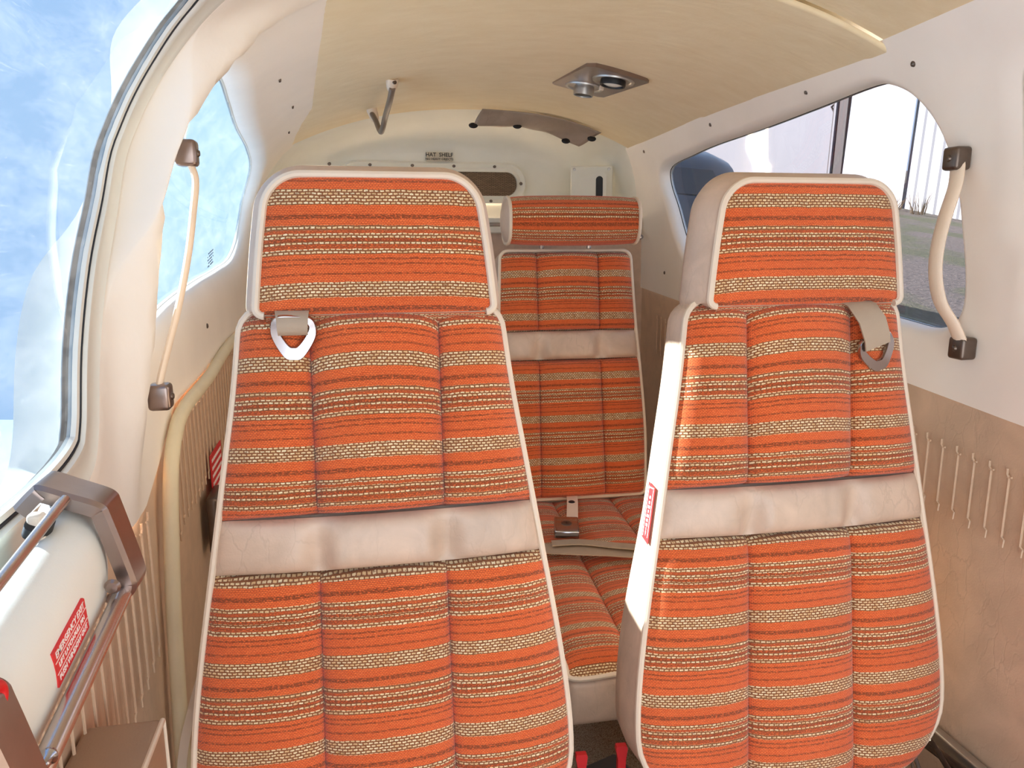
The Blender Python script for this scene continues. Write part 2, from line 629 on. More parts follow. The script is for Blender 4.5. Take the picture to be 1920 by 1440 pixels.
def sinterp(x, xs, ys):
    """smooth (Catmull-Rom style) interpolation"""
    if x <= xs[0]:
        return ys[0]
    if x >= xs[-1]:
        return ys[-1]
    for i in range(1, len(xs)):
        if x <= xs[i]:
            break
    h = xs[i] - xs[i - 1]
    t = (x - xs[i - 1]) / h

    def sl_(k):
        if k == 0:
            return (ys[1] - ys[0]) / (xs[1] - xs[0])
        if k == len(xs) - 1:
            return (ys[-1] - ys[-2]) / (xs[-1] - xs[-2])
        return (ys[k + 1] - ys[k - 1]) / (xs[k + 1] - xs[k - 1])
    m0, m1 = sl_(i - 1) * h, sl_(i) * h
    return (2 * t ** 3 - 3 * t * t + 1) * ys[i - 1] + (t ** 3 - 2 * t * t + t) * m0 + (-2 * t ** 3 + 3 * t * t) * ys[i] + (t ** 3 - t * t) * m1


def crom(pts, per=6, closed=True):
    out = []
    n = len(pts)
    P = [Vector(p) for p in pts]
    rng = range(n) if closed else range(n - 1)
    for i in rng:
        if closed:
            a, b, c, d = P[i - 1], P[i], P[(i + 1) % n], P[(i + 2) % n]
        else:
            a, b, c, d = P[max(i - 1, 0)], P[i], P[i + 1], P[min(i + 2, n - 1)]
        for k in range(per):
            t = k / per
            out.append(0.5 * ((2 * b) + (c - a) * t + (2 * a - 5 * b + 4 * c - d) * t * t + (-a + 3 * b - 3 * c + d) * t ** 3))
    if not closed:
        out.append(P[-1])
    return out


def area2(poly):
    return 0.5 * sum(poly[i][0] * poly[(i + 1) % len(poly)][1] - poly[(i + 1) % len(poly)][0] * poly[i][1] for i in range(len(poly)))


def offset_poly(poly, d):
    """poly CCW; d may be a function of the inward normal; positive = inwards"""
    out = []
    n = len(poly)
    for i in range(n):
        a, b = Vector(poly[i - 1]), Vector(poly[(i + 1) % n])
        t = (b - a).normalized()
        nrm = Vector((-t.y, t.x))
        dd = d(nrm) if callable(d) else d
        out.append(Vector(poly[i]) + nrm * dd)
    return out


def inside(p, poly):
    c = False
    n = len(poly)
    j = n - 1
    for i in range(n):
        yi, yj = poly[i][1], poly[j][1]
        if (yi > p[1]) != (yj > p[1]):
            if p[0] < (poly[j][0] - poly[i][0]) * (p[1] - yi) / (yj - yi) + poly[i][0]:
                c = not c
        j = i
    return c


def text_part(name, body, size, mat4, mat, parent, ext=0.0002, align='CENTER', bold=0.0, sx=1.0):
    cu = bpy.data.curves.new(name, 'FONT')
    cu.body = body
    cu.size = size
    cu.extrude = ext
    cu.offset = bold
    cu.align_x = align
    cu.align_y = 'CENTER'
    cu.resolution_u = 2
    o = bpy.data.objects.new(name, cu)
    C.objects.link(o)
    dg = bpy.context.evaluated_depsgraph_get()
    me = bpy.data.meshes.new_from_object(o.evaluated_get(dg))
    bpy.data.objects.remove(o)
    me.name = name
    me.transform(Matrix.Diagonal((sx, 1, 1, 1)))
    me.transform(mat4)
    me.materials.clear()
    me.materials.append(M[mat])
    o = bpy.data.objects.new(name, me)
    C.objects.link(o)
    if parent is not None:
        o.parent = parent
        o.location = -Vector(parent['_w'])
    o['_w'] = (0.0, 0.0, 0.0)
    return o


def frame4(o, ex, ey):
    ex = Vector(ex).normalized()
    ey = Vector(ey)
    ey = (ey - ex * ey.dot(ex)).normalized()
    ez = ex.cross(ey)
    m = Matrix.Identity(4)
    for k in range(3):
        m[k][0], m[k][1], m[k][2], m[k][3] = ex[k], ey[k], ez[k], o[k]
    return m


# ------------------------------------------------------------------ cabin shell
ZL = [-1.05, -0.25, -0.06, 0.04, 0.10, 0.18, 0.24, 0.29, 0.34]
XLV = [-0.27, -0.27, -0.268, -0.260, -0.245, -0.195, -0.130, -0.040, 0.070]
ZR = [-1.05, -0.25, 0.0, 0.15, 0.25, 0.30]
XRV = [0.86, 0.86, 0.855, 0.838, 0.80, 0.755]


def XL(z):
    return sinterp(z, ZL, XLV)


def XR(z):
    return sinterp(z, ZR, XRV)


def XLB(y, z):
    """left wall: the padded door pillar bulges into the cabin"""
    yp = sinterp(z, [-0.3, -0.13, 0.0, 0.1, 0.2, 0.28], [0.945, 0.965, 0.985, 0.997, 1.022, 1.08])
    am = sinterp(z, [-0.36, -0.27, -0.15, 0.0, 0.2, 0.28], [0.0, 0.014, 0.034, 0.048, 0.054, 0.02])
    q = (y - yp) / (0.036 if y < yp else 0.026)
    return XL(z) + am * math.exp(-q * q)


def XLY(y, z):
    return XL(z)


def XRY(y, z):
    return XR(z)


def wall(name, xf, side, y0, y1, z0f, z1f, holes, mat, step=0.035, rout=0.03, rin=0.02, extra=0.02):
    """sheet x = xf(z) between z0f(y) and z1f(y) with filleted window openings"""
    nb = int((y1 - y0) / step)
    border = []
    for i in range(nb + 1):
        y = y0 + (y1 - y0) * i / nb
        border.append((y, z0f(y)))
    nz = 12
    for k in range(1, nz):
        border.append((y1, z0f(y1) + (z1f(y1) - z0f(y1)) * k / nz))
    for i in range(nb, -1, -1):
        y = y0 + (y1 - y0) * i / nb
        border.append((y, z1f(y)))
    for k in range(nz - 1, 0, -1):
        border.append((y0, z0f(y0) + (z1f(y0) - z0f(y0)) * k / nz))
    V = [Vector(p) for p in border]
    E = [(i, (i + 1) % len(V)) for i in range(len(V))]
    hl = []
    for h, rin_f, ext in holes:
        hp = offset_poly(h, lambda n, f=rin_f: -f(n))
        hl.append((hp, h, ext))
        b = len(V)
        V += [Vector(p) for p in hp]
        E += [(b + i, b + (i + 1) % len(hp)) for i in range(len(hp))]
    yy = y0 + step
    while yy < y1 - step * 0.4:
        zz = z0f(yy) + step
        while zz < z1f(yy) - step * 0.4:
            p = Vector((yy + 0.004 * random.uniform(-1, 1), zz))
            ok = True
            for hp, _, _ in hl:
                if inside(p, hp) or min((Vector(q) - p).length for q in hp) < step * 0.5:
                    ok = False
                    break
            if ok:
                V.append(p)
            zz += step
        yy += step
    ov, oe, of, _, _, _ = delaunay_2d_cdt(V, E, [], 1, 1e-5)
    mb = MB()
    for p in ov:
        mb.vert((xf(p.x, p.y), p.x, p.y))
    for f in of:
        c = Vector((0, 0))
        for i in f:
            c += ov[i]
        c /= len(f)
        if any(inside(c, hp) for hp, _, _ in hl):
            continue
        mb.face(f)
    for hp, h, ext in hl:
        rings = []
        for k in range(7):
            a = math.radians(90 * k / 6)
            ring = []
            for p, q in zip(hp, h):
                pq = Vector(p).lerp(Vector(q), math.sin(a))
                dd = (Vector(q) - Vector(p)).length
                ring.append((xf(pq.x, pq.y) + side * rout * (1 - math.cos(a)), pq.x, pq.y))
            rings.append(ring)
        ring = [(xf(q[0], q[1]) + side * (rout + ext), q[0], q[1]) for q in h]
        rings.append(ring)
        mb.grid(rings, closed_v=True)
    # weld the fillet to the sheet
    o = mb.build(name, mat, angle=60)
    bm = bmesh.new()
    bm.from_mesh(o.data)
    bmesh.ops.remove_doubles(bm, verts=bm.verts, dist=1e-5)
    bmesh.ops.recalc_face_normals(bm, faces=bm.faces)
    bm.to_mesh(o.data)
    bm.free()
    o.data.shade_smooth()
    return struct(o)


def ring_loft(outline, prof, xf, side):
    """prof [(inset, out)] -> closed loop mesh"""
    mb = MB()
    rings = []
    for ins, out in prof:
        op = offset_poly(outline, ins)
        rings.append([(xf(p[0], p[1]) + side * out, p[0], p[1]) for p in op])
    mb.grid(rings, closed_v=True)
    return mb


def pane_mesh(outline, xf, side, out, thick=0.003, step=0.06):
    V = [Vector(p) for p in outline]
    n = len(V)
    E = [(i, (i + 1) % n) for i in range(n)]
    ys = [p[0] for p in outline]
    zs = [p[1] for p in outline]
    y = min(ys)
    while y < max(ys):
        z = min(zs)
        while z < max(zs):
            p = Vector((y, z))
            if inside(p, outline) and min((q - p).length for q in V[:n]) > step * 0.4:
                V.append(p)
            z += step
        y += step
    ov, oe, of, _, _, _ = delaunay_2d_cdt(V, E, [], 1, 1e-5)
    mb = MB()
    for p in ov:
        mb.vert((xf(p.x, p.y) + side * out, p.x, p.y))
    for f in of:
        c = Vector((0, 0))
        for i in f:
            c += ov[i]
        if inside(c / len(f), outline):
            mb.face(f)
    return mb


def ccw(p):
    p = [Vector(q) for q in p]
    return p if area2(p) > 0 else p[::-1]


# openings in the (y, z) plane, as they show from inside
W1 = ccw(crom([(0.95, 0.235), (0.973, 0.195), (0.986, 0.14), (0.989, 0.09), (0.970, 0.015), (0.920, -0.062), (0.880, -0.136),
               (0.852, -0.212), (0.815, -0.248), (0.72, -0.264), (0.55, -0.268), (0.30, -0.28), (0.0, -0.29), (-0.25, -0.27), (-0.30, -0.1),
               (-0.28, 0.1), (-0.2, 0.24), (0.0, 0.277), (0.30, 0.283), (0.60, 0.284), (0.80, 0.284), (0.90, 0.278), (0.93, 0.26)], 5))
W2 = ccw(crom([(1.040, -0.14), (1.042, -0.06), (1.045, 0.02), (1.050, 0.10), (1.062, 0.16), (1.105, 0.205), (1.24, 0.224), (1.45, 0.212), (1.65, 0.196),
               (1.92, 0.180), (2.14, 0.150), (2.225, 0.085), (2.17, -0.01), (2.02, -0.068), (1.80, -0.086), (1.55, -0.098), (1.3, -0.118), (1.10, -0.148)], 5))
W3 = ccw(crom([(2.05, 0.168), (1.90, 0.186), (1.762, 0.197), (1.554, 0.206), (1.348, 0.218), (1.19, 0.228), (1.135, 0.224), (1.082, 0.202),
               (1.044, 0.166), (1.016, 0.121), (0.993, 0.06), (0.980, 0.0), (0.967, -0.068), (0.967, -0.106), (0.985, -0.136), (1.032, -0.15),
               (1.10, -0.147), (1.30, -0.13), (1.60, -0.105), (1.80, -0.09), (1.92, -0.072), (1.985, -0.02), (2.035, 0.057), (2.075, 0.125)], 5))
W4 = ccw(crom([(0.872, 0.16), (0.87, 0.06), (0.85, -0.05), (0.82, -0.14), (0.78, -0.19), (0.68, -0.21), (0.4, -0.225), (0.0, -0.24), (-0.25, -0.22),
               (-0.3, -0.1), (-0.28, 0.1), (-0.2, 0.2), (0.0, 0.222), (0.4, 0.228), (0.7, 0.228), (0.82, 0.222), (0.86, 0.2)], 5))

trimL = lambda y: interp(y, [-0.4, 0.55, 0.78, 0.92, 1.0, 1.09, 1.2, 1.45, 1.7, 2.3], [-0.34, -0.315, -0.30, -0.345, -0.347, -0.31, -0.256, -0.25, -0.230, -0.225])
trimR = lambda y: interp(y, [-0.4, 0.83, 1.08, 2.23], [-0.31, -0.256, -0.239, -0.175])
topL = lambda y: interp(y, [-0.4, 1.1, 1.9, 2.27], [0.305, 0.300, 0.270, 0.222])
topR = lambda y: interp(y, [-0.4, 0.87, 1.1, 1.7, 2.27], [0.272, 0.266, 0.258, 0.252, 0.234])
YF, YB, YS = -0.35, 2.27, 1.09     # front end, aft end, headliner seam

fil1 = lambda n: 0.004
fil2 = lambda n: 0.012 + 0.045 * max(0.0, n.y)
fil3 = lambda n: 0.012 + 0.012 * max(0.0, n.y)
wl = wall('wall_left', XLB, -1, YF, YB, trimL, lambda y: topL(y) + 0.014, [(W1, fil1, 0.055), (W2, fil2, 0.011)], 'vinyl', rout=0.026, step=0.015)
wl['label'] = 'cream moulded vinyl sidewall around the windows on the left'
wr_ = wall('wall_right', XRY, 1, YF, YB, trimR, lambda y: topR(y) + 0.016, [(W3, fil3, 0.02), (W4, fil1, 0.02)], 'vinyl', rout=0.02)
wr_['label'] = 'cream moulded vinyl sidewall around the windows on the right'


# lower leather panels as the lower walls
def lower(name, x, side, ya, yb, trimf, zbot, mat):
    mb = MB()
    P = []
    n = max(2, int((yb - ya) / 0.05))
    for i in range(n + 1):
        y = ya + (yb - ya) * i / n
        row = []
        for k in range(15):
            t = k / 14
            z = trimf(y) + 0.012 + (zbot - trimf(y) - 0.012) * t
            row.append((x + side * (0.004 + 0.004 * math.sin(math.pi * t)), y, z))
        P.append(row)
    mb.grid(P)
    return mb.build(name, mat)


pl_rear = struct(lower('wall_left_lower', -0.27, -1, 1.045, YB, trimL, -1.02, 'panel'), 'tan leather lower side panel behind the door seal on the left')
pl_door = struct(lower('wall_left_door_panel', -0.268, -1, YF, 1.05, trimL, -1.02, 'panel'), 'tan ribbed leather door panel at lower left')
pr_low = struct(lower('wall_right_lower', 0.86, 1, YF, YB, trimR, -1.02, 'panel'), 'tan leather lower side panel on the right')

# embossed ribs in the leather (one shared shape per row)


def rib_mesh(length, side):
    mb = MB()
    r = 0.0016
    mb.tube([(0, 0, 0), (0, 0, -length)], r, 6)
    mb.tube([(0, 0.0045, 0.012), (0, 0.004, 0.004), (0, 0, 0.0)], r, 6)
    mb.tube([(0, -0.0042, 0.001), (0, 0, 0.0), (0, 0.004, 0.0)], r, 6)
    mb.tube([(0, 0, -length), (0, -0.0045, -length - 0.003), (0, -0.0035, -length - 0.014)], r, 6)
    o = mb.build('embossed_rib', 'panel')
    return o


def ribs(parent, x, ys, ztop, length, side):
    src = rib_mesh(length, side)
    me = src.data
    bpy.data.objects.remove(src)
    for y in ys:
        o = bpy.data.objects.new('embossed_rib', me)
        C.objects.link(o)
        o.parent = parent
        o.location = (x, y, ztop(y) if callable(ztop) else ztop)


ribs(pr_low, 0.8595, [0.72 + 0.0307 * i for i in range(46)], lambda y: trimR(y) - 0.075, 0.085, 1)
ribs(pl_rear, -0.2695, [1.11 + 0.030 * i for i in range(36)], lambda y: trimL(y) - 0.04, 0.135, -1)
ribs(pl_door, -0.2675, [0.36 + 0.030 * i for i in range(22)], lambda y: -0.375 - 0.15 * (0.9 - y), 0.17, -1)


# ceiling
def ceil_pt(y, t, dz=0.0):
    """t in -1..1 across the cabin"""
    xl, zl = XL(topL(y)), topL(y)
    xr, zr = XR(topR(y)), topR(y)
    xc = 0.36
    zc = interp(y, [-0.4, 1.1, 2.27], [0.350, 0.345, 0.330])
    if t < 0:
        a = -t
        return Vector((xc + (xl - xc) * a, y, zc - (zc - zl) * a ** 2.3 + dz))
    return Vector((xc + (xr - xc) * t, y, zc - (zc - zr) * t ** 2.3 + dz))


def ceiling(name, ya, yb, dz, roll):
    mb = MB()
    P = []
    n = 30
    ys = [ya + (yb - ya) * i / n for i in range(n + 1)]
    if roll:
        for k in range(8):
            a = math.radians(90 * k / 7)
            r = 0.012
            P.append([ceil_pt(ya, -1 + 2 * j / 48, dz) + Vector((0, -r * math.sin(a), r * (1 - math.sin(a)) + 0.0 if False else r * math.cos(a))) for j in range(49)])
        # the roll turns from vertical into the sheet
        P = []
        for k in range(9):
            a = math.radians(100 - 100 * k / 8)
            r = 0.006
            P.append([ceil_pt(ya, -1 + 2 * j / 48, dz) + Vector((0, r - r * math.sin(a) - r, r * (1 - math.cos(a)))) for j in range(49)])
        ys = [y for y in ys if y > ya + 0.002]
    for y in ys:
        P.append([ceil_pt(y, -1 + 2 * j / 48, dz) for j in range(49)])
    mb.grid(P)
    return mb.build(name, 'headliner', angle=80)


struct(ceiling('ceiling', YS, YB - 0.02, 0.0, True), 'tan fabric headliner over the rear cabin')
struct(ceiling('ceiling_front', YF, YS - 0.009, 0.010, False), 'tan fabric headliner over the front seats')
# outer skin: keeps daylight out above and beside the lining
mb = MB()
P = []
for i in range(20):
    y = YF + (YB + 0.45 - YF) * i / 19
    row = []
    for j in range(49):
        p = ceil_pt(min(y, YB), -1 + 2 * j / 48, 0.03)
        p.y = y
        p.x += (p.x - 0.36) * 0.12
        row.append(p)
    P.append(row)
mb.grid(P)
struct(mb.build('ceiling_outer_skin', 'white'))

# aft shelf dish
mb = MB()


def section(y):
    pts = []
    for k in range(8):
        z = -0.02 + (topL(YB) + 0.02) * k / 8
        pts.append(Vector((XL(z) + 0.0, y, z)))
    for j in range(33):
        p = ceil_pt(YB, -1 + 2 * j / 32)
        pts.append(Vector((p.x, y, p.z)))
    for k in range(7, -1, -1):
        z = -0.02 + (topR(YB) + 0.02) * k / 8
        pts.append(Vector((XR(z), y, z)))
    return pts


sec = section(YB)
cen = Vector((0.30, 0, 0.02))
P = []
P.append([Vector((p.x + (p.x - cen.x) * 0.02, YB - 0.03, p.z + 0.004)) for p in sec])
for k in range(13):
    a = math.radians(90 * k / 12)
    s_ = 1 - 0.30 * (1 - math.cos(a))
    sx_ = 1 - 0.16 * (1 - math.cos(a))
    P.append([Vector((cen.x + (p.x - cen.x) * sx_, YB + 0.24 * math.sin(a), cen.z + (p.z - cen.z) * s_)) for p in sec])
for s_ in (0.6, 0.3, 0.02):
    P.append([Vector((cen.x + (q.x - cen.x) * s_, YB + 0.24, cen.z + (q.z - cen.z) * s_)) for q in P[13]])
mb.grid(P)
struct(mb.build('wall_aft', 'white', angle=80), 'off-white moulded hat shelf bulkhead at the aft end')
YBK = YB + 0.24

# partition below the shelf, the shelf itself, floor
mb = MB()
mb.box((-0.30, 2.245, -1.02), (0.90, 2.262, -0.004))
struct(mb.build('wall_aft_lower', 'leather'), 'beige partition below the hat shelf')
mb = MB()
mb.box((-0.30, 2.24, -0.012), (0.90, YBK + 0.03, -0.003))
struct(mb.build('hat_shelf_floor', 'white'), 'off-white hat shelf surface')
mb = MB()
mb.box((-0.30, YF, -1.04), (0.90, YB + 0.3, -1.0))
struct(mb.build('floor', 'carpet'), 'tan woven carpet floor')
mb = MB()
mb.box((0.845, YF, -0.775), (0.862, YB - 0.02, -0.755), 0.003)
struct(mb.build('baseboard_right', 'alu'), 'grey metal strip along the foot of the right side panel')

# door seal welt on the left
mb = MB()
path = [(-0.262, 2.22, trimL(2.22) - 0.006), (-0.262, 1.9, -0.236), (-0.262, 1.67, -0.238), (-0.26, 1.43, -0.257), (-0.258, 1.21, -0.264), (-0.257, 1.13, -0.285), (-0.257, 1.085, -0.33),
        (-0.258, 1.062, -0.41), (-0.26, 1.045, -0.52), (-0.26, 1.03, -0.64), (-0.26, 1.02, -0.75), (-0.26, 1.01, -1.0)]
mb.tube(crom(path, 8, False), 0.0105, 12)
struct(mb.build('trim_1', 'seal'), 'cream rubber door seal welt curving down the left wall')

# small screws in the mouldings
def screws(parent, pts, xf, side):
    for y, z in pts:
        mb = MB()
        nx = Vector((-side, 0, 0))
        m4 = frame4((xf(z) - side * 0.0005, y, z), (0, 1, 0), (0, 0, 1))
        mb.lathe([(0.0, 0.0022), (0.003, 0.0019), (0.0046, 0.0008), (0.005, -0.002)] if side < 0 else [(0.0, -0.0022), (0.003, -0.0019), (0.0046, -0.0008), (0.005, 0.002)], 12, m4)
        mb.build('screw', 'dpewter', parent)


screws(wr_, [(1.046, 0.236), (1.317, 0.241), (1.706, 0.234), (2.14, 0.216), (2.06, -0.12)], XR, 1)
screws(wl, [(1.45, 0.252), (1.75, 0.252), (2.02, 0.232), (1.50, -0.175), (1.18, -0.225)], XL, -1)


# ------------------------------------------------------------------ windows
def make_window(name, outline, xf, side, out, ins, pmat, framed, label):
    po = offset_poly(outline, ins)
    po = po[::3]
    pm = pane_mesh(po, xf, side, out)
    o = pm.build(name, pmat)
    struct(o, label)
    if framed:
        f = ring_loft(outline, [(-0.002, 0.030), (0.0, 0.004), (0.002, -0.001), (0.006, -0.003), (0.010, 0.0), (0.028, 0.001), (0.032, -0.001), (0.038, -0.001), (0.0405, 0.003), (0.0415, 0.022)], xf, side)
        f.build('window_frame', 'frame', o, angle=50)
        g = ring_loft(outline, [(0.0410, 0.004), (0.0415, 0.0025), (0.0435, 0.0025), (0.044, 0.005), (0.044, 0.020)], xf, side)
        g.build('rubber_seal', 'rubber', o)
        l = ring_loft(outline, [(0.0438, 0.006), (0.0445, 0.0035), (0.0490, 0.0045), (0.051, 0.012)], xf, side)
        l.build('inner_lip', 'frame', o)
    return o


w1 = make_window('window_1', W1, XLY, -1, 0.009, 0.045, 'pane_front', True, 'large scratched front window with white frame on the left')
w2 = make_window('window_2', W2, XLY, -1, 0.034, -0.006, 'pane_rear', False, 'scratched rear side window on the left')
w3 = make_window('window_3', W3, XRY, 1, 0.036, -0.006, 'pane_right', False, 'rounded side window on the right looking at a hangar')
w4 = make_window('window_4', W4, XRY, 1, 0.009, 0.045, 'pane_right', True, 'front window at the right edge')
g = ring_loft(W3, [(-0.004, 0.0315), (0.0003, 0.0315), (0.0005, 0.034), (-0.004, 0.034)], XRY, 1)
g.build('rubber_seal', 'rubber', w3)
g = ring_loft(W2, [(-0.004, 0.0305), (0.0008, 0.0305), (0.001, 0.033), (-0.004, 0.033)], XLY, -1)
g.build('rubber_seal', 'frame', w2)
# fine print etched on the left rear pane
for r in range(5):
    mb = MB()
    for c_ in range(9):
        if random.random() < 0.15:
            continue
        z = 0.002 - r * 0.0065 + c_ * 0.0011
        y = 1.72 + c_ * 0.0075
        ww = random.uniform(0.0035, 0.006)
        m4 = frame4((XL(z) - 0.0325, y, z - 0.055), (0, 1, 0), (0, 0, 1))
        mb.box((0, 0, -0.0001), (ww, 0.003, 0.0001), 0, m4)
    mb.build('etched_line', 'rubber', w2, smooth=False)


# ------------------------------------------------------------------ seats
def hwf(tab):
    ss = [a for a, _ in tab]
    hh = [b for _, b in tab]
    return lambda s: sinterp(s, ss, hh)


def rounded(hw, s0, s1, rt, rb):
    def f(s):
        h = hw(s)
        if s > s1 - rt:
            q = s - (s1 - rt)
            h -= rt - math.sqrt(max(0, rt * rt - q * q))
        if s < s0 + rb:
            q = (s0 + rb) - s
            h -= rb - math.sqrt(max(0, rb * rb - q * q))
        return max(h, 0.002)
    return f


class Back:
    """frame of a reclined pad: x across, s up, d towards the front"""

    def __init__(self, P0, rec, yaw=0.0):
        self.P0 = Vector(P0)
        a = math.radians(rec)
        R = Matrix.Rotation(math.radians(yaw), 3, 'Z')
        self.X = R @ Vector((1, 0, 0))
        self.U = R @ Vector((0, math.sin(a), math.cos(a)))
        self.N = R @ Vector((0, -math.cos(a), math.sin(a)))

    def __call__(self, x, s, d):
        return self.P0 + self.X * x + self.U * s + self.N * d


def pillow(t, p):
    return max(0.0, 1 - abs(2 * t - 1) ** p) ** 0.5


def base_d(x, hw):
    """gentle crown of the whole pad"""
    q = min(1.0, abs(x) / max(hw, 1e-4))
    return 0.016 * (1 - q ** 2.5)


def pad(bk, xa, xb, s0, s1, puff, hw, mat, name, parent, arc=0.0, nu=18, nv=40, topwrap=0.0, botwrap=0.0, uoff=0.0, sag=0.0, edge=(0, 0)):
    mb = MB()
    P, UV = [], []
    for j in range(nv + 1):
        v = j / nv
        s = s0 + (s1 - s0) * v
        a, b = xa(s), xb(s)
        row, ru = [], []
        for i in range(nu + 1):
            u = i / nu
            u = 0.5 - 0.5 * math.cos(math.pi * u) if True else u
            x = a + (b - a) * u
            pu = pillow(u, 2.1)
            pv = pillow(v, 14)
            d = base_d(x, hw(s)) * pv + puff * pu * pv - 0.003
            if edge[0] and u < 0.5:
                d = min(d, base_d(x, hw(s)) * pv + puff * pillow(u, 2.0) * pv)
            ss = s
            if topwrap and v > 0.9:
                q = (v - 0.9) / 0.1
                d -= topwrap * q * q
                ss = s
            row.append(bk(x, ss, d))
            ru.append((x + uoff, s - arc * (pu - 0.6) * (0.25 + 0.75 * v) + sag * (x * x)))
        P.append(row)
        UV.append(ru)
    mb.grid(P, uv=UV)
    return mb.build(name, mat, parent, angle=80)


def shell(bk, out, depths, mat, name, parent, grow=None):
    """out: list of (x,s) closed outline; depths: [(d, scale_offset)]"""
    mb = MB()
    n = len(out)
    rings = []
    o2 = ccw([(a, b) for a, b in out])
    for d, ins in depths:
        op = offset_poly(o2, ins)
        rings.append([bk(p[0], p[1], d * (grow(p[1]) if grow and d < -0.02 else 1.0)) for p in op])
    base = mb.grid(rings, closed_v=True)
    cx = sum(p[0] for p in o2) / n
    cs = sum(p[1] for p in o2) / n
    for rk, ring in ((0, rings[0]), (len(rings) - 1, rings[-1])):
        c = mb.vert(bk(cx, cs, depths[rk][0]))
        for k in range(n):
            mb.face([base + rk * n + k, base + rk * n + (k + 1) % n, c])
    return mb.build(name, mat, parent, angle=50)


def outline(hwc, s0, s1, n=40):
    L = []
    for i in range(n + 1):
        t = i / n
        t = 0.5 - 0.5 * math.cos(math.pi * t)
        s = s0 + (s1 - s0) * t
        L.append((hwc(s), s))
    R = [(-x, s) for x, s in L][::-1]
    # top and bottom runs
    top = [(L[-1][0] * (1 - 2 * k / 8), s1) for k in range(1, 8)]
    bot = [(-L[0][0] * (1 - 2 * k / 8), s0) for k in range(1, 8)]
    return L + top + R + bot


def backrest(root, bk, tab, s0, s1, band, seam, mats, depth=0.07, pipe=0.0042, arcs=(0.016, 0.006), rt=0.03, rb=0.1, grow=None):
    hw = hwf(tab)
    hc = rounded(hw, s0, s1, rt, rb)
    hin = lambda s: hc(s) - 0.001
    b0, b1 = band
    sm = lambda s: seam + 0.012 * max(0.0, (b0 - s))
    body = shell(bk, outline(hc, s0, s1), [(-0.006, 0.004), (0.0, 0.0), (-0.012, -0.003), (-depth * 0.6, -0.004), (-depth * 0.92, 0.0), (-depth, 0.012)], 'leather', 'side_boxing', root, grow)
    for k, (xa, xb) in enumerate(((lambda s: -hin(s), lambda s: -min(sm(s), hin(s))), (lambda s: -sm(s), lambda s: sm(s)), (lambda s: min(sm(s), hin(s)), lambda s: hin(s)))):
        pad(bk, xa, xb, b1, s1 - 0.001, 0.027 if k == 1 else 0.021, hw, mats[0], 'upper_fabric_panel', root, arcs[0] * (1 if k == 1 else 0.3), topwrap=0.02, uoff=0.3 * k)
    for k, (xa, xb) in enumerate(((lambda s: -hin(s), lambda s: -min(sm(s), hin(s))), (lambda s: -min(sm(s), hin(s)), lambda s: min(sm(s), hin(s))), (lambda s: min(sm(s), hin(s)), lambda s: hin(s)))):
        pad(bk, xa, xb, s0 + 0.002, b0, 0.026 if k == 1 else 0.022, hw, mats[1], 'lower_fabric_panel', root, arcs[1] * (1 if k == 1 else 0.4), nv=50, uoff=0.3 * k)
    # plain leather belt across the back with pulled tucks at the seams
    mb = MB()
    P = []
    nu, nv = 72, 16
    for j in range(nv + 1):
        v = j / nv
        s = b0 + (b1 - b0) * v
        h = hin(s) + 0.0005
        row = []
        for i in range(nu + 1):
            x = -h + 2 * h * i / nu
            pv = pillow(v, 3.0)
            pu = pillow(i / nu, 12)
            d = base_d(x, h) * pu + (0.016 + 0.002 * math.sin(23 * x + 3)) * pv * pu
            for sgn in (-1, 1):
                q = (x - sgn * sm(b0)) / 0.016
                d -= 0.016 * math.exp(-q * q) * (1 - 0.75 * v) * pv * 1.3
                q2 = (x - sgn * (sm(b0) - 0.022)) / 0.012
                d += 0.006 * math.exp(-q2 * q2) * (1 - v) * pv
            row.append(bk(x, s, d - 0.002))
        P.append(row)
    mb.grid(P)
    mb.build('leather_band', 'leather', root, angle=80)
    # piping round the face
    mb = MB()
    oo = outline(hc, s0, s1)
    mb.tube([bk(x, s, 0.001) for x, s in oo], pipe, 8, closed=True)
    mb.build('piping', 'piping', root)
    return hc


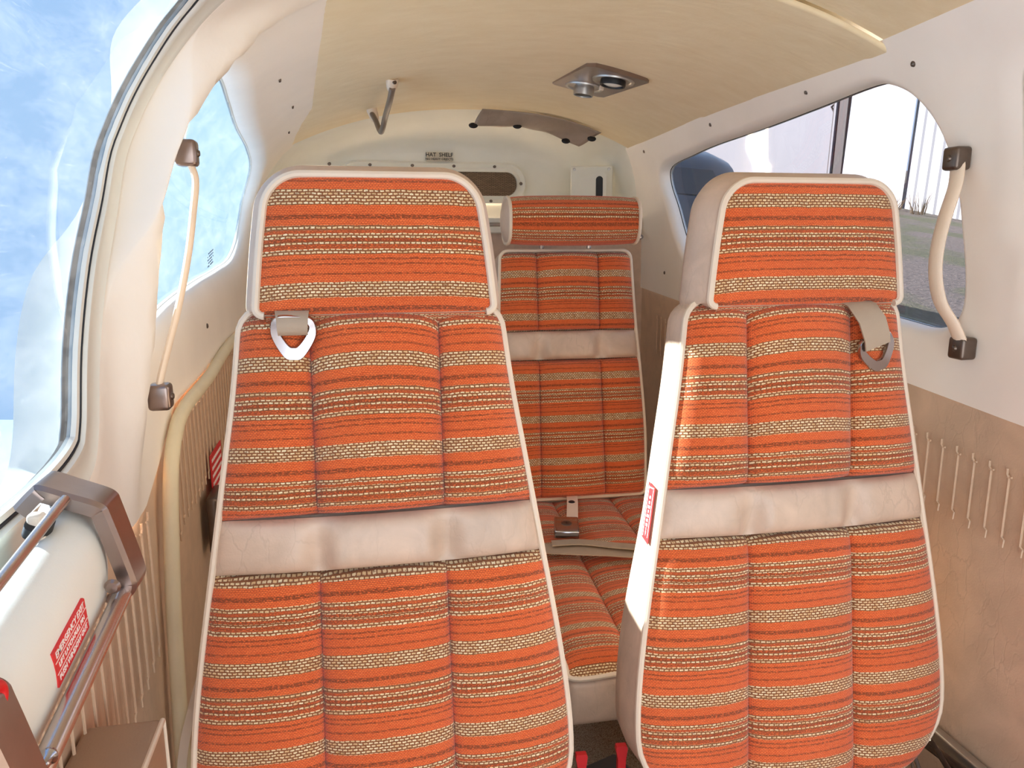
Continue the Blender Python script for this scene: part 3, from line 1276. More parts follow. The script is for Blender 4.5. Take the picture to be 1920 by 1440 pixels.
def front_seat(cx, label, mirror):
    base = (cx, 0.78, -1.0)
    root = thing('front_seat', label, 'seat', base, 'front seats')
    bk = Back((cx, 0.93, -0.1), 8.0)
    tab = [(-0.70, 0.205), (-0.62, 0.224), (-0.56, 0.229), (-0.50, 0.2265), (-0.42, 0.217), (-0.30, 0.198), (-0.17, 0.177), (-0.09, 0.164), (0.0, 0.153), (0.03, 0.15)]
    backrest(root, bk, tab, -0.665, 0.012, (-0.300, -0.236), 0.075, ('fab_up', 'fab_low'), depth=0.085, grow=lambda s: interp(s, [-0.66, -0.44, -0.27, 0.0], [1.2, 1.08, 0.78, 0.72]))
    # unseen pocket added behind the backrest to keep sun off the right wall
    if mirror:
        mb = MB()
        P = []
        for j in range(13):
            v = j / 12
            ss = -0.60 + 0.38 * v
            row = []
            for i in range(17):
                u = i / 16
                x = -0.06 + (0.278 - 0.025 * v) * u
                row.append(bk(x, ss, -0.06 - 0.13 * (pillow(u, 10) * pillow(v, 10))))
            P.append(row)
        mb.grid(P)
        mb.build('sun_block_pocket', 'leather', root, angle=80)
    # headrest
    hk = Back((cx + 0.004, 0.905, -0.096), 4.0)
    htab = [(-0.01, 0.137), (0.0, 0.137), (0.08, 0.128), (0.158, 0.116), (0.17, 0.115)]
    hh = hwf(htab)
    hc = rounded(hh, 0.0, 0.157, 0.036, 0.010)
    mb = MB()
    P, UV = [], []
    nu, nv = 40, 30
    for j in range(nv + 1):
        v = j / nv
        s = 0.157 * v
        row, ru = [], []
        for i in range(nu + 1):
            u = i / nu
            h = hc(s) - 0.001
            x = -h + 2 * h * u
            d = 0.012 * pillow(u, 4) * pillow(v, 5) - 0.002
            row.append(hk(x, s, d))
            ru.append((x, s + 0.006 * (2 * u - 1) ** 4 * (1 - v)))
        P.append(row)
        UV.append(ru)
    # the cloth rolls under the lower edge
    under, uu = [], []
    for k in range(5):
        a = math.radians(90 * (5 - k) / 5)
        r = []
        ru = []
        for i in range(nu + 1):
            h = hc(0.0) - 0.001
            x = -h + 2 * h * i / nu
            r.append(hk(x, -0.020 * math.sin(a), -0.002 - 0.05 * (1 - math.cos(a))))
            ru.append((x, -0.012 - 0.05 * (1 - math.cos(a))))
        under.append(r)
        uu.append(ru)
    mb.grid(under + P, uv=uu + UV)
    mb.build('headrest_cover', 'fab_head', root, angle=80)
    oo = outline(hc, 0.0, 0.157)
    ho = ccw(oo)
    up_ = lambda k: (lambda n: -k if n.y < 0.5 else -0.002)
    hs = shell(hk, oo, [(-0.004, 0.003), (0.0, 0.0), (-0.006, up_(0.004)), (-0.028, up_(0.013)), (-0.052, up_(0.017)), (-0.068, up_(0.012)), (-0.078, 0.008)], 'leather', 'headrest_boxing', root)
    mb = MB()
    side = [(x, s) for x, s in outline(hc, 0.0, 0.157) if s > 0.004 or abs(x) > 0.12]
    k0 = min(range(len(side)), key=lambda k: (side[k][1], -side[k][0]))
    nL = 41
    op = outline(hc, 0.0, 0.157)
    run = op[0:nL] + op[nL:nL + 7] + op[nL + 7:nL + 7 + nL]
    mb.tube([hk(x, s, 0.001) for x, s in run], 0.0045, 8)
    mb.build('headrest_piping', 'piping', root)
    for sx in (-0.035, 0.035):
        mb = MB()
        mb.tube([(cx + sx, 0.955, -0.16), (cx + sx, 0.955, -0.06)], 0.006, 10)
        mb.build('headrest_post', 'chrome', root)
    # seat cushion and its leather skirt
    cb = MB()
    cb.box((cx - 0.225, 0.38, -0.90), (cx + 0.225, 0.80, -0.80), 0.02)
    cb.build('seat_base', 'leather', root)
    P, UV = [], []
    mb = MB()
    for j in range(25):
        v = j / 24
        y = 0.385 + 0.41 * v
        row, ru = [], []
        for i in range(41):
            u = i / 40
            x = -0.222 + 0.444 * u
            ch = min(abs(x + 0.077), abs(x - 0.077))
            z = -0.803 + 0.028 * pillow(u, 6) * pillow(v, 6) - 0.010 * math.exp(-(ch / 0.01) ** 2)
            row.append((cx + x, y, z))
            ru.append((x, y))
        P.append(row)
        UV.append(ru)
    mb.grid(P, uv=UV)
    mb.build('seat_cushion', 'fab_low', root, angle=80)
    for sx in (-0.17, 0.17):
        for yy in (0.45, 0.74):
            mb = MB()
            mb.box((cx + sx - 0.014, yy - 0.014, -1.0), (cx + sx + 0.014, yy + 0.014, -0.89), 0.003)
            mb.build('leg', 'alu', root)
    return root


seatL = front_seat(0.022, 'orange striped tweed front seat on the left, beside the door latch handle', False)
seatR = front_seat(0.572, 'orange striped tweed front seat on the right with red placard on its side', True)

# red placard on the aisle side of the right seat
bkR = Back((0.572, 0.93, -0.1), 8.0)
mb = MB()
ctr = []


def side_pt(s, d):
    h = interp(s, [-0.42, -0.30, -0.17, -0.09], [0.217, 0.198, 0.177, 0.164]) + 0.006
    return bkR(-h, s, d)


o0 = side_pt(-0.268, -0.024)
ey = (side_pt(-0.20, -0.024) - side_pt(-0.268, -0.024))
mpl = frame4(o0, bkR.N * 1.0, ey)
mpl = frame4(o0, -bkR.N, ey)
nrm = mpl.to_3x3() @ Vector((0, 0, 1))
if nrm.x > 0:
    mpl = frame4(o0, bkR.N, ey)
mb.prism([(-0.0115, -0.036), (0.0115, -0.042), (0.0115, 0.033), (-0.0115, 0.038)], mpl, 0.0, 0.0008)
mb.build('placard', 'redplac', seatR, smooth=False)['label'] = 'narrow red placard with white arrow'
mb = MB()
for x0, y0, x1, y1 in ((-0.0085, -0.034, -0.0075, 0.034), (0.0075, -0.034, 0.0085, 0.030), (-0.0085, 0.031, 0.0085, 0.0325)):
    mb.box((x0, y0, 0.0007), (x1, y1, 0.0011), 0, mpl)
for yy, ww in ((0.019, 0.004), (0.012, 0.004), (0.006, 0.008), (0.0, 0.003), (-0.006, 0.008), (-0.012, 0.005), (-0.018, 0.006)):
    mb.box((-ww / 2, yy - 0.0018, 0.0007), (ww / 2, yy + 0.0018, 0.0011), 0, mpl)
mb.box((-0.0005, -0.029, 0.0007), (0.0005, -0.021, 0.0011), 0, mpl)
mb.prism([(-0.0016, -0.027), (0.0, -0.033), (0.0016, -0.027)], mpl, 0.0007, 0.0011)
mb.build('placard_marks', 'ink', seatR, smooth=False)

# ---------------------------------------------------------------- rear seat
rx = 0.512
root = thing('rear_seat', 'orange striped rear seat with round bolster headrest between the front seats', 'seat', (rx + 0.02, 1.5, -1.0))
bk = Back((rx, 1.85, -0.055), 10.0, -1.5)
rtab = [(-0.62, 0.186), (-0.45, 0.190), (-0.30, 0.182), (-0.17, 0.172), (0.0, 0.164), (0.02, 0.163)]
backrest(root, bk, rtab, -0.605, 0.004, (-0.262, -0.193), 0.077, ('fab_up', 'fab_low'), depth=0.09, pipe=0.0045, arcs=(0.004, 0.003), rt=0.02, rb=0.015)
# bolster headrest
mb = MB()
P, UV = [], []
hwid, ry, rz = 0.158, 0.052, 0.056
bc = Vector((rx + 0.006, 1.83, 0.020))


def bol(x, a, k=1.0):
    # squarish oval section
    ca, sa = math.cos(a), math.sin(a)
    e = 0.75
    return bc + Vector((x, -ry * k * math.copysign(abs(ca) ** e, ca), rz * k * math.copysign(abs(sa) ** e, sa)))


for j in range(41):
    a = 2 * math.pi * j / 40
    row, ru = [], []
    for i in range(25):
        u = i / 24
        x = -hwid + 2 * hwid * u
        k = 1.0 + 0.06 * (1 - (2 * u - 1) ** 2) - 0.05 * abs(2 * u - 1) ** 8
        row.append(bol(x, a, k))
        ru.append((x, 0.0555 * a + 0.075))
    P.append(row)
    UV.append(ru)
mb.grid(P, uv=UV)
mb.build('bolster_cover', 'fab_head', root, angle=80)
for sgn in (-1, 1):
    mb = MB()
    rings = []
    for k in (0.95, 0.8, 0.5, 0.2, 0.01):
        rings.append([bol(sgn * (hwid + 0.016 * (1 - k * k) * 0.9), 2 * math.pi * j / 40, k) for j in range(40)])
    mb.grid(rings, closed_v=True)
    mb.build('bolster_end', 'leather', root)
    mb = MB()
    mb.tube([bol(sgn * hwid, 2 * math.pi * j / 40, 0.965) for j in range(40)], 0.0042, 8, closed=True)
    mb.build('bolster_piping', 'piping', root)
for sx in (-0.06, 0.06):
    mb = MB()
    mb.tube([(rx + sx, 1.865, -0.12), (rx + sx, 1.85, 0.0)], 0.006, 8)
    mb.build('headrest_post', 'chrome', root)
# cushion, sloping down a little to the front
cxr = rx + 0.022


def cush(x, t, h):
    y = 1.14 + 0.62 * t
    z = interp(t, [0, 0.06, 0.2, 0.8, 1.0], [-0.748, -0.735, -0.725, -0.680, -0.665]) + h
    return Vector((cxr + x, y, z))


for k, (xa, xb) in enumerate(((-0.195, -0.08), (-0.08, 0.08), (0.08, 0.195))):
    mb = MB()
    P, UV = [], []
    for j in range(41):
        t = j / 40
        row, ru = [], []
        for i in range(17):
            u = 0.5 - 0.5 * math.cos(math.pi * i / 16)
            x = xa + (xb - xa) * u
            # the middle seam runs outwards towards the back
            xx = x * (0.92 + 0.12 * (1 - t))
            # crosswise tuft lines
            tuft = 1 - 0.35 * math.exp(-((t - 0.55) / 0.02) ** 2)
            h = 0.018 * pillow(u, 2.4) * pillow(t, 10) * tuft
            row.append(cush(xx, t, h))
            ru.append((x + 0.3 * k, 0.66 * t))
        P.append(row)
        UV.append(ru)
    mb.grid(P, uv=UV)
    mb.build('cushion_panel', 'fab_low', root, angle=80)
mb = MB()
P = []
for j in range(5):
    t = j / 4
    fr_ = []
    for k in range(13):
        q = k / 12
        fr_.append((q, t))
    P.append(fr_)
mb.box((cxr - 0.204, 1.132, -0.84), (cxr + 0.204, 1.75, -0.752), 0.014)
mb.build('cushion_boxing', 'leather', root)
mb = MB()
mb.tube(crom([cush(-0.197, 0.95, 0.0), cush(-0.203, 0.4, 0.0), cush(-0.203, 0.06, 0.0), cush(-0.195, -0.005, 0.0), cush(-0.1, -0.008, 0.002), cush(0.0, -0.008, 0.003), cush(0.1, -0.008, 0.002), cush(0.195, -0.005, 0.0),
              cush(0.203, 0.06, 0.0), cush(0.203, 0.4, 0.0), cush(0.197, 0.95, 0.0)], 6, False), 0.0045, 8)
mb.build('cushion_piping', 'piping', root)
mb = MB()
mb.box((cxr - 0.17, 1.58, -1.0), (cxr + 0.17, 1.73, -0.835), 0.008)
mb.build('pedestal', 'black', root)


# ---------------------------------------------------------------- shoulder harnesses
def harness(c, tilt, label, strap_pts, dotted):
    r = thing('shoulder_harness', label, 'seat belt', c, 'shoulder harness ends')
    mb = MB()
    P = []
    for p, wv in strap_pts:
        p = Vector(p)
        wv = Vector(wv)
        P.append([p - wv + Vector((0, 0.0012, 0)), p - wv - Vector((0, 0.0012, 0)), p - Vector((0, 0.0016, 0)), p + wv - Vector((0, 0.0012, 0)), p + wv + Vector((0, 0.0012, 0)), p + Vector((0, 0.0012, 0))])
    mb.grid(P, closed_v=True)
    mb.build('webbing', 'web', r, angle=60)
    # triangular chrome link: bevelled plate with a hole
    m4 = Matrix.Translation(Vector(c)) @ Matrix.Rotation(math.radians(8), 4, 'X') @ Matrix.Rotation(math.radians(tilt), 4, 'Y') @ Matrix.Scale(0.93, 4)
    outer = crom([(-0.026, 0.018), (-0.0265, 0.0), (-0.012, -0.026), (0.0, -0.030), (0.012, -0.026), (0.0265, 0.0), (0.026, 0.018), (0.018, 0.026), (0.0, 0.027), (-0.018, 0.026)], 5)
    inner = crom([(-0.0175, 0.012), (-0.013, 0.0), (-0.005, -0.011), (0.0, -0.0125), (0.005, -0.011), (0.013, 0.0), (0.0175, 0.012), (0.012, 0.018), (0.0, 0.018), (-0.012, 0.018)], 5)
    rings = []
    for poly, sc, y in ((outer, 1.0, 0.0018), (outer, 1.0, 0.0), (outer, 0.95, -0.003), (inner, 1.08, -0.0034), (inner, 1.0, -0.001), (inner, 1.0, 0.0018)):
        rings.append([m4 @ Vector((p[0] * sc, y, p[1] * sc)) for p in poly])
    mb = MB()
    mb.grid(rings, closed_u=True, closed_v=True)
    mb.build('chrome_link', 'chrome', r, angle=35)
    return r


harness((-0.0695, 0.895, -0.119), 3, 'beige shoulder strap with chrome triangular link on the left seat',
        [((-0.072, 0.955, -0.098), (0.020, 0, 0.0)), ((-0.071, 0.925, -0.087), (0.020, 0, 0)), ((-0.070, 0.897, -0.091), (0.0185, 0, 0)), ((-0.0695, 0.8855, -0.100), (0.017, 0, 0)), ((-0.0695, 0.884, -0.110), (0.0165, 0, 0)), ((-0.0695, 0.888, -0.1165), (0.016, 0, 0)), ((-0.0695, 0.896, -0.117), (0.016, 0, 0))], False)
harness((0.672, 0.887, -0.158), -22, 'beige shoulder strap with tilted chrome link on the right seat',
        [((0.640, 0.955, -0.100), (0.022, 0, 0.0)), ((0.643, 0.925, -0.089), (0.022, 0, 0)), ((0.649, 0.896, -0.096), (0.020, 0, 0.002)), ((0.656, 0.881, -0.115), (0.0185, 0, 0.004)), ((0.663, 0.877, -0.138), (0.0175, 0, 0.005)), ((0.6665, 0.879, -0.150), (0.017, 0, 0.006)), ((0.667, 0.888, -0.152), (0.017, 0, 0.006))], True)

# ---------------------------------------------------------------- lap belt on the rear seat
r = thing('lap_belt', 'brown lap belt with chrome buckle lying on the rear seat cushion', 'seat belt', (0.43, 1.53, -0.66))


def ribbon(mb, pts, wd, th=0.0014):
    P = []
    pp = [Vector(p) for p in pts]
    for i, p in enumerate(pp):
        t = (pp[min(i + 1, len(pp) - 1)] - pp[max(i - 1, 0)]).normalized()
        up = Vector((0, 0, 1)) if abs(t.z) < 0.8 else Vector((0, -1, 0))
        b = t.cross(up).normalized()
        n = b.cross(t)
        P.append([p - b * wd + n * th, p + b * wd + n * th, p + b * wd - n * th, p - b * wd - n * th])
    k = mb.grid(P, closed_v=True)
    mb.face([k, k + 1, k + 2, k + 3])
    e = k + (len(pp) - 1) * 4
    mb.face([e + 3, e + 2, e + 1, e])


mb = MB()
ribbon(mb, crom([(0.515, 1.80, -0.640), (0.500, 1.72, -0.640), (0.478, 1.64, -0.642), (0.462, 1.585, -0.646), (0.452, 1.55, -0.650)], 4, False), 0.013)
mb.build('keeper_strap', 'strap', r)
mb = MB()
ribbon(mb, crom([(0.36, 1.50, -0.668), (0.40, 1.475, -0.662), (0.45, 1.455, -0.660), (0.50, 1.445, -0.662), (0.56, 1.43, -0.664), (0.66, 1.42, -0.662), (0.72, 1.44, -0.675)], 4, False), 0.025)
mb.build('webbing', 'web', r)
mb = MB()
ribbon(mb, crom([(0.39, 1.49, -0.655), (0.45, 1.478, -0.652), (0.52, 1.45, -0.654), (0.60, 1.42, -0.655)], 4, False), 0.013)
mb.build('webbing_tail', 'web', r)
bmx = frame4((0.436, 1.54, -0.642), (1, -0.25, 0.0), (0.2, 1, 0.10))
mb = MB()
mb.box((-0.027, -0.038, -0.009), (0.027, 0.034, 0.010), 0.004, bmx)
bb = mb.build('buckle', 'chrome', r, angle=35)
mb = MB()
mb.lathe([(0.0, 0.0112), (0.010, 0.0112), (0.0115, 0.0105), (0.012, 0.0098)], 24, bmx)
mb.build('buckle_emblem', 'dpewter', bb)
mb = MB()
mb.box((-0.0045, -0.0008, 0.0110), (0.0045, 0.0008, 0.0116), 0, bmx)
mb.box((-0.0008, -0.0045, 0.0110), (0.0008, 0.0045, 0.0116), 0, bmx)
mb.build('buckle_cross', 'black', bb)
mb = MB()
mb.lathe([(0.0, 0.003), (0.006, 0.0025), (0.0085, 0.0)], 16, frame4((0.489, 1.685, -0.6395), (1, 0, 0), (0, 1, 0)))
mb.build('snap', 'black', r)


# ---------------------------------------------------------------- grab straps
def grab(name, label, top, bot, bulge, inward, width, nrm, capw):
    r = thing(name, label, 'grab handle', bot, 'grab straps beside the windows')
    top, bot = Vector(top), Vector(bot)
    nrm = Vector(nrm).normalized()
    pts = []
    for p in bulge:
        pts.append(Vector(p))
    path = crom(pts, 8, False)
    mb = MB()
    mb.tube(path, width, 12, flat=0.42, up=Vector((0, 1, 0)))
    mb.build('strap', 'strap', r)
    for c, dn in ((top, -1), (bot, 1)):
        m4 = frame4(c, (0, 1, 0), (0, 0, 1))
        mb = MB()
        sgn = 1 if (m4.to_3x3() @ Vector((0, 0, 1))).dot(nrm) > 0 else -1
        lo, hi = (-0.004, 0.022) if sgn > 0 else (-0.022, 0.004)
        mb.box((-capw, -0.016, lo), (capw, 0.016, hi), 0.005, m4)
        cap = mb.build('end_cap', 'dpewter' if name == 'grab_strap' and nrm.x < 0 else 'pewter', r, angle=50)
        mb = MB()
        z1 = hi if sgn > 0 else lo
        mb.lathe([(0.0, z1 + sgn * 0.003), (0.003, z1 + sgn * 0.0026), (0.0048, z1 + sgn * 0.0005), (0.005, z1 - sgn * 0.002)], 14, m4)
        mb.build('screw', 'dpewter', cap)
    return r


grab('grab_strap', 'cream grab strap with dark metal ends beside the hangar window', (0.843, 0.972, 0.097), (0.856, 0.937, -0.166),
     [(0.835, 0.970, 0.090), (0.826, 0.960, 0.060), (0.814, 0.958, 0.020), (0.806, 0.957, -0.020), (0.804, 0.954, -0.06), (0.810, 0.946, -0.10), (0.828, 0.937, -0.132), (0.843, 0.935, -0.160)], None, 0.0125, (-1, 0, 0.1), 0.0145)
grab('grab_strap', 'long cream grab strap with metal ends across the left rear window', (-0.205, 1.045, 0.092), (-0.246, 0.985, -0.200),
     [(-0.196, 1.045, 0.086), (-0.188, 1.045, 0.062), (-0.192, 1.035, 0.02), (-0.199, 1.022, -0.03), (-0.212, 1.010, -0.09), (-0.226, 1.0, -0.14), (-0.236, 0.99, -0.178), (-0.238, 0.985, -0.196)], None, 0.0095, (1, 0, 0.1), 0.013)

# ---------------------------------------------------------------- coat hook on the ceiling
r = thing('coat_bar', 'grey bent coat bar with cream ends hanging from the ceiling', 'hook', (0.09, 1.85, 0.33))
A = ceil_pt(1.76, -0.62)
A = Vector((0.098, 1.775, ceil_pt(1.775, (0.098 - 0.36) / (0.36 - XL(topL(1.775)))).z))
B = Vector((0.061, 2.11, ceil_pt(2.11, (0.061 - 0.36) / (0.36 - XL(topL(2.11)))).z))
mb = MB()
mid = Vector((0.082, 2.02, 0.238))
mb.tube(crom([A + Vector((0, 0.004, -0.016)), A + Vector((-0.004, 0.05, -0.035)), A.lerp(mid, 0.6) + Vector((0, 0.02, -0.006)), mid + Vector((0.001, -0.03, 0.004)), mid + Vector((-0.003, 0.01, 0.001)), mid.lerp(B, 0.5) + Vector((-0.002, 0.006, 0)), B + Vector((0, -0.006, -0.01))], 6, False), 0.0068, 10)
mb.build('bar', 'grey', r)
for c, dv in ((A, Vector((-0.002, 0.05, -0.030))), (B, Vector((0.01, -0.01, -0.03)))):
    mb = MB()
    dv = dv.normalized()
    mb.tube([c + Vector((0, 0, 0.004)), c + dv * 0.004, c + dv * 0.018, c + dv * 0.030, c + dv * 0.034], [0.0135, 0.0135, 0.0125, 0.0098, 0.006], 14)
    e = mb.build('end_fitting', 'piping', r, angle=60)
mb = MB()
mb.lathe([(0.0, 0.002), (0.004, 0.0015), (0.005, -0.001)], 12, frame4(A + Vector((0.004, -0.009, -0.006)), (1, 0, 0), (0, 0.3, 1)))
mb.build('screw', 'dpewter', r)

# ---------------------------------------------------------------- reading light and air outlet
fx = Vector((0.545, 1.71, 0.0))
tt = lambda x, y: (x - 0.36) / (XR(topR(y)) - 0.36)
zc_ = ceil_pt(1.71, tt(0.545, 1.71)).z - 0.004
r = thing('overhead_light_panel', 'diamond-shaped metal panel with reading light and air outlet on the ceiling', 'light', (fx.x, fx.y, zc_))
sl_x = (ceil_pt(1.71, tt(0.63, 1.71)).z - ceil_pt(1.71, tt(0.47, 1.71)).z) / 0.16
m4 = frame4((fx.x, fx.y, zc_), (1, 0, sl_x), (0, 1, 0))        # local z up, panel faces -z
dia = [(-0.082, 0.085), (0.01, -0.088), (0.034, -0.088), (0.092, -0.062), (0.088, -0.045), (0.040, 0.145), (0.020, 0.150), (-0.072, 0.100)]
mb = MB()
dia = [(-0.072, 0.118), (-0.080, 0.108), (-0.062, -0.10), (-0.045, -0.112), (0.078, -0.085), (0.086, -0.075), (0.058, 0.145), (0.045, 0.152)]
mb.prism(dia, m4, -0.004, 0.012)
mb.build('plate', 'pewter', r, smooth=False)


def disc(prof, cx, cy, mat, name, parent, seg=28):
    mb = MB()
    mb.lathe(prof, seg, m4 @ Matrix.Translation(Vector((cx, cy, 0))))
    return mb.build(name, mat, parent, angle=50)


disc([(0.046, -0.0042), (0.045, -0.0075), (0.040, -0.0075), (0.036, -0.003), (0.028, 0.002)], 0.020, -0.035, 'alu', 'lamp_bezel', r)
lh = disc([(0.027, 0.0), (0.028, -0.012), (0.027, -0.016), (0.024, -0.016), (0.022, -0.010)], 0.020, -0.035, 'black', 'lamp_housing', r)
disc([(0.0, -0.0165), (0.012, -0.0155), (0.022, -0.012), (0.0235, -0.006)], 0.020, -0.035, 'lamp', 'lamp_lens', lh)
disc([(0.044, -0.0042), (0.043, -0.0075), (0.038, -0.0075), (0.035, -0.003), (0.026, 0.002)], -0.012, 0.075, 'alu', 'outlet_bezel', r)
oh = disc([(0.0225, 0.0), (0.0235, -0.014), (0.0225, -0.024), (0.0205, -0.024), (0.0195, -0.012), (0.0, -0.010)], -0.012, 0.075, 'alu', 'air_outlet', r)
disc([(0.0, -0.0215), (0.0205, -0.0215), (0.0208, -0.0195)], -0.012, 0.075, 'black', 'outlet_mouth', oh)
mb = MB()
mb.box((0.012, 0.030, -0.014), (0.022, 0.040, -0.003), 0.002, m4)
mb.build('switch', 'piping', r)

# ---------------------------------------------------------------- brown flap at the aft edge of the headliner
r = thing('vinyl_flap', 'loose brown vinyl flap with black fasteners at the aft edge of the ceiling', 'flap', (0.5, 2.24, 0.27))
mb = MB()
P = []
for j in range(13):
    v = j / 12
    row = []
    for i in range(33):
        u = i / 32
        x = 0.365 + 0.345 * u
        y = 2.245
        zt = ceil_pt(y - 0.02, tt(x, y)).z - 0.003
        # hangs as a shallow scalloped pocket
        drop = 0.036 + 0.006 * math.sin(2 * math.pi * u) - 0.010 * math.exp(-((u - 0.42) / 0.12) ** 2) * 1.2
        skew = -0.030 * v + 0.02 * u * v
        row.append(Vector((x + (-0.055 if u < 1 else -0.055) * v * (0.35 + 0.65 * u), y - 0.045 * (1 - v) + 0.006 * math.sin(7 * u + 3 * v), zt - drop * v + 0.003 * math.sin(14 * u + 5 * v) * v - 0.002)))
    P.append(row)
mb.grid(P)
flap = mb.build('flap_sheet', 'flap', r, angle=80)
so_ = flap.modifiers.new('thickness', 'SOLIDIFY')
so_.thickness = 0.0015
for i, j in ((0, 12), (13, 12), (28, 12), (32, 5)):
    p = P[j][i]
    mb = MB()
    mb.lathe([(0.0, 0.004), (0.008, 0.0035), (0.0115, 0.0), (0.011, -0.002)], 16, frame4(p + Vector((0, -0.004, 0.0)), (1, 0, 0), (0, 0.45, 1)) @ Matrix.Diagonal((1.15, 0.75, 1, 1)))
    mb.build('fastener', 'black', r)

# ---------------------------------------------------------------- bulkhead grille
r = thing('bulkhead_grille', 'long rounded grille with white frame on the aft bulkhead', 'vent grille', (0.26, YBK - 0.01, 0.15))


def stadium(cx, cz, hw, hh, rad, n=8):
    out = []
    for qx, qz, a0 in ((hw - rad, hh - rad, 0), (-(hw - rad), hh - rad, 90), (-(hw - rad), -(hh - rad), 180), (hw - rad, -(hh - rad), 270)):
        for k in range(n + 1):
            a = math.radians(a0 + 90 * k / n)
            out.append((cx + qx + rad * math.cos(a), cz + qz + rad * math.sin(a)))
    return out


gc, gz = 0.258, 0.142
mb = MB()
o_ = stadium(gc, gz, 0.300, 0.066, 0.062)
i_ = stadium(gc, gz, 0.268, 0.037, 0.035)
m_ = stadium(gc, gz, 0.292, 0.060, 0.056)
k_ = stadium(gc, gz, 0.280, 0.048, 0.045)
rings = [[(x, YBK + 0.004, z) for x, z in o_], [(x, YBK - 0.012, z) for x, z in o_], [(x, YBK - 0.018, z) for x, z in m_], [(x, YBK - 0.010, z) for x, z in k_], [(x, YBK - 0.015, z) for x, z in i_], [(x, YBK + 0.002, z) for x, z in i_]]
mb.grid(rings, closed_v=True)
mb.build('frame', 'white', r, angle=30)
mb = MB()
mb.prism([(x, z) for x, z in i_], Matrix(((1, 0, 0, 0), (0, 0, 1, 0), (0, 1, 0, 0), (0, 0, 0, 1))), YBK - 0.003, YBK + 0.001)
mb.build('grille_cloth', 'darkmesh', r, smooth=False)
for x, z in ((0.062, gz + 0.054), (0.192, gz + 0.054), (0.322, gz + 0.054), (0.452, gz + 0.054), (0.538, gz + 0.002), (-0.06, gz + 0.054), (0.20, gz - 0.054), (0.44, gz - 0.054)):
    mb = MB()
    mb.lathe([(0.0, 0.003), (0.0035, 0.0025), (0.0055, 0.0)], 12, frame4((x, YBK - 0.014, z), (1, 0, 0), (0, 0, 1)))
    mb.build('bolt', 'dpewter', r)

# sign over it
r = thing('hat_shelf_sign', 'small tan sign reading HAT SHELF NO HEAVY OBJECTS', 'sign', (0.275, YBK - 0.01, 0.215))
mb = MB()
sp_ = frame4((0.276, YBK - 0.02, 0.222), (1, 0, 0), (0, 0.12, 1))
mb.prism([(-0.041, -0.014), (0.041, -0.014), (0.041, 0.006), (0.030, 0.014), (-0.041, 0.014)], sp_, -0.003, 0.001)
mb.build('plate', 'tan_sign', r, smooth=False)
text_part('lettering', 'HAT  SHELF', 0.0165, sp_ @ Matrix.Translation((0, 0.0055, 0.0014)), 'black', r, bold=0.0003)
text_part('lettering', 'NO HEAVY OBJECTS', 0.0095, sp_ @ Matrix.Translation((0, -0.0075, 0.0014)), 'black', r, bold=0.0002)

# moulded cover on the right of the bulkhead
r = thing('moulded_cover', 'off-white moulded cover box with dark slot on the aft bulkhead', 'cover', (0.77, YB + 0.15, 0.13))
mb = MB()
mc = frame4((0.74, 2.40, 0.135), (1, -0.35, 0.0), (0, 0.05, 1))
mb.box((-0.062, -0.085, -0.02), (0.070, 0.060, 0.004), 0.006, mc)
mb.build('flange', 'white', r, angle=50)
mb = MB()
mb.prism([(-0.055, -0.085), (0.052, -0.085), (0.052, 0.028), (0.036, 0.040), (-0.018, 0.022), (-0.055, 0.018)], mc, 0.0, 0.034)
mb.build('box', 'white', r, smooth=False)
mb = MB()
mb.prism([(0.030 + 0.011 * math.cos(a * math.pi / 10), -0.002 + (0.016 if math.sin(a * math.pi / 10) > 0 else -0.03) + 0.011 * math.sin(a * math.pi / 10)) for a in range(20)], mc, 0.030, 0.0355)
mb.build('slot', 'black', r, smooth=False)
for x, y in ((-0.050, 0.050), (0.058, 0.050)):
    mb = MB()
    mb.lathe([(0.0, 0.0065), (0.004, 0.006), (0.005, 0.003)], 12, mc @ Matrix.Translation((x, y, 0)))
    mb.build('screw', 'alu', r)

# shelf rail
r = thing('shelf_rail', 'ribbed white metal rail along the front edge of the hat shelf', 'rail', (0.3, 2.23, 0.0))
for k, (za, zb, dy) in enumerate(((-0.010, 0.008, 0.0), (0.008, 0.018, 0.004), (0.018, 0.032, 0.0))):
    mb = MB()
    mb.box((-0.262, 2.222 + dy, za), (0.846, 2.244, zb), 0.002)
    mb.build('rail_strip', 'frame' if k != 1 else 'alu', r)
mb = MB()
mb.tube([(0.80, 2.215, -0.012), (0.826, 2.20, -0.018), (0.842, 2.195, -0.022)], 0.004, 8)
mb.lathe([(0.0, 0.006), (0.006, 0.004), (0.008, -0.003), (0.0, -0.006)], 12, frame4((0.835, 2.19, -0.022), (1, 0, 0), (0, 0, 1)))
mb.build('latch', 'chrome', r)

# ---------------------------------------------------------------- door latch handle, housing, armrest
r = thing('window_latch_handle', 'pewter latch handle with two chrome rods on the left door', 'handle', (-0.2, 0.5, -0.25), )


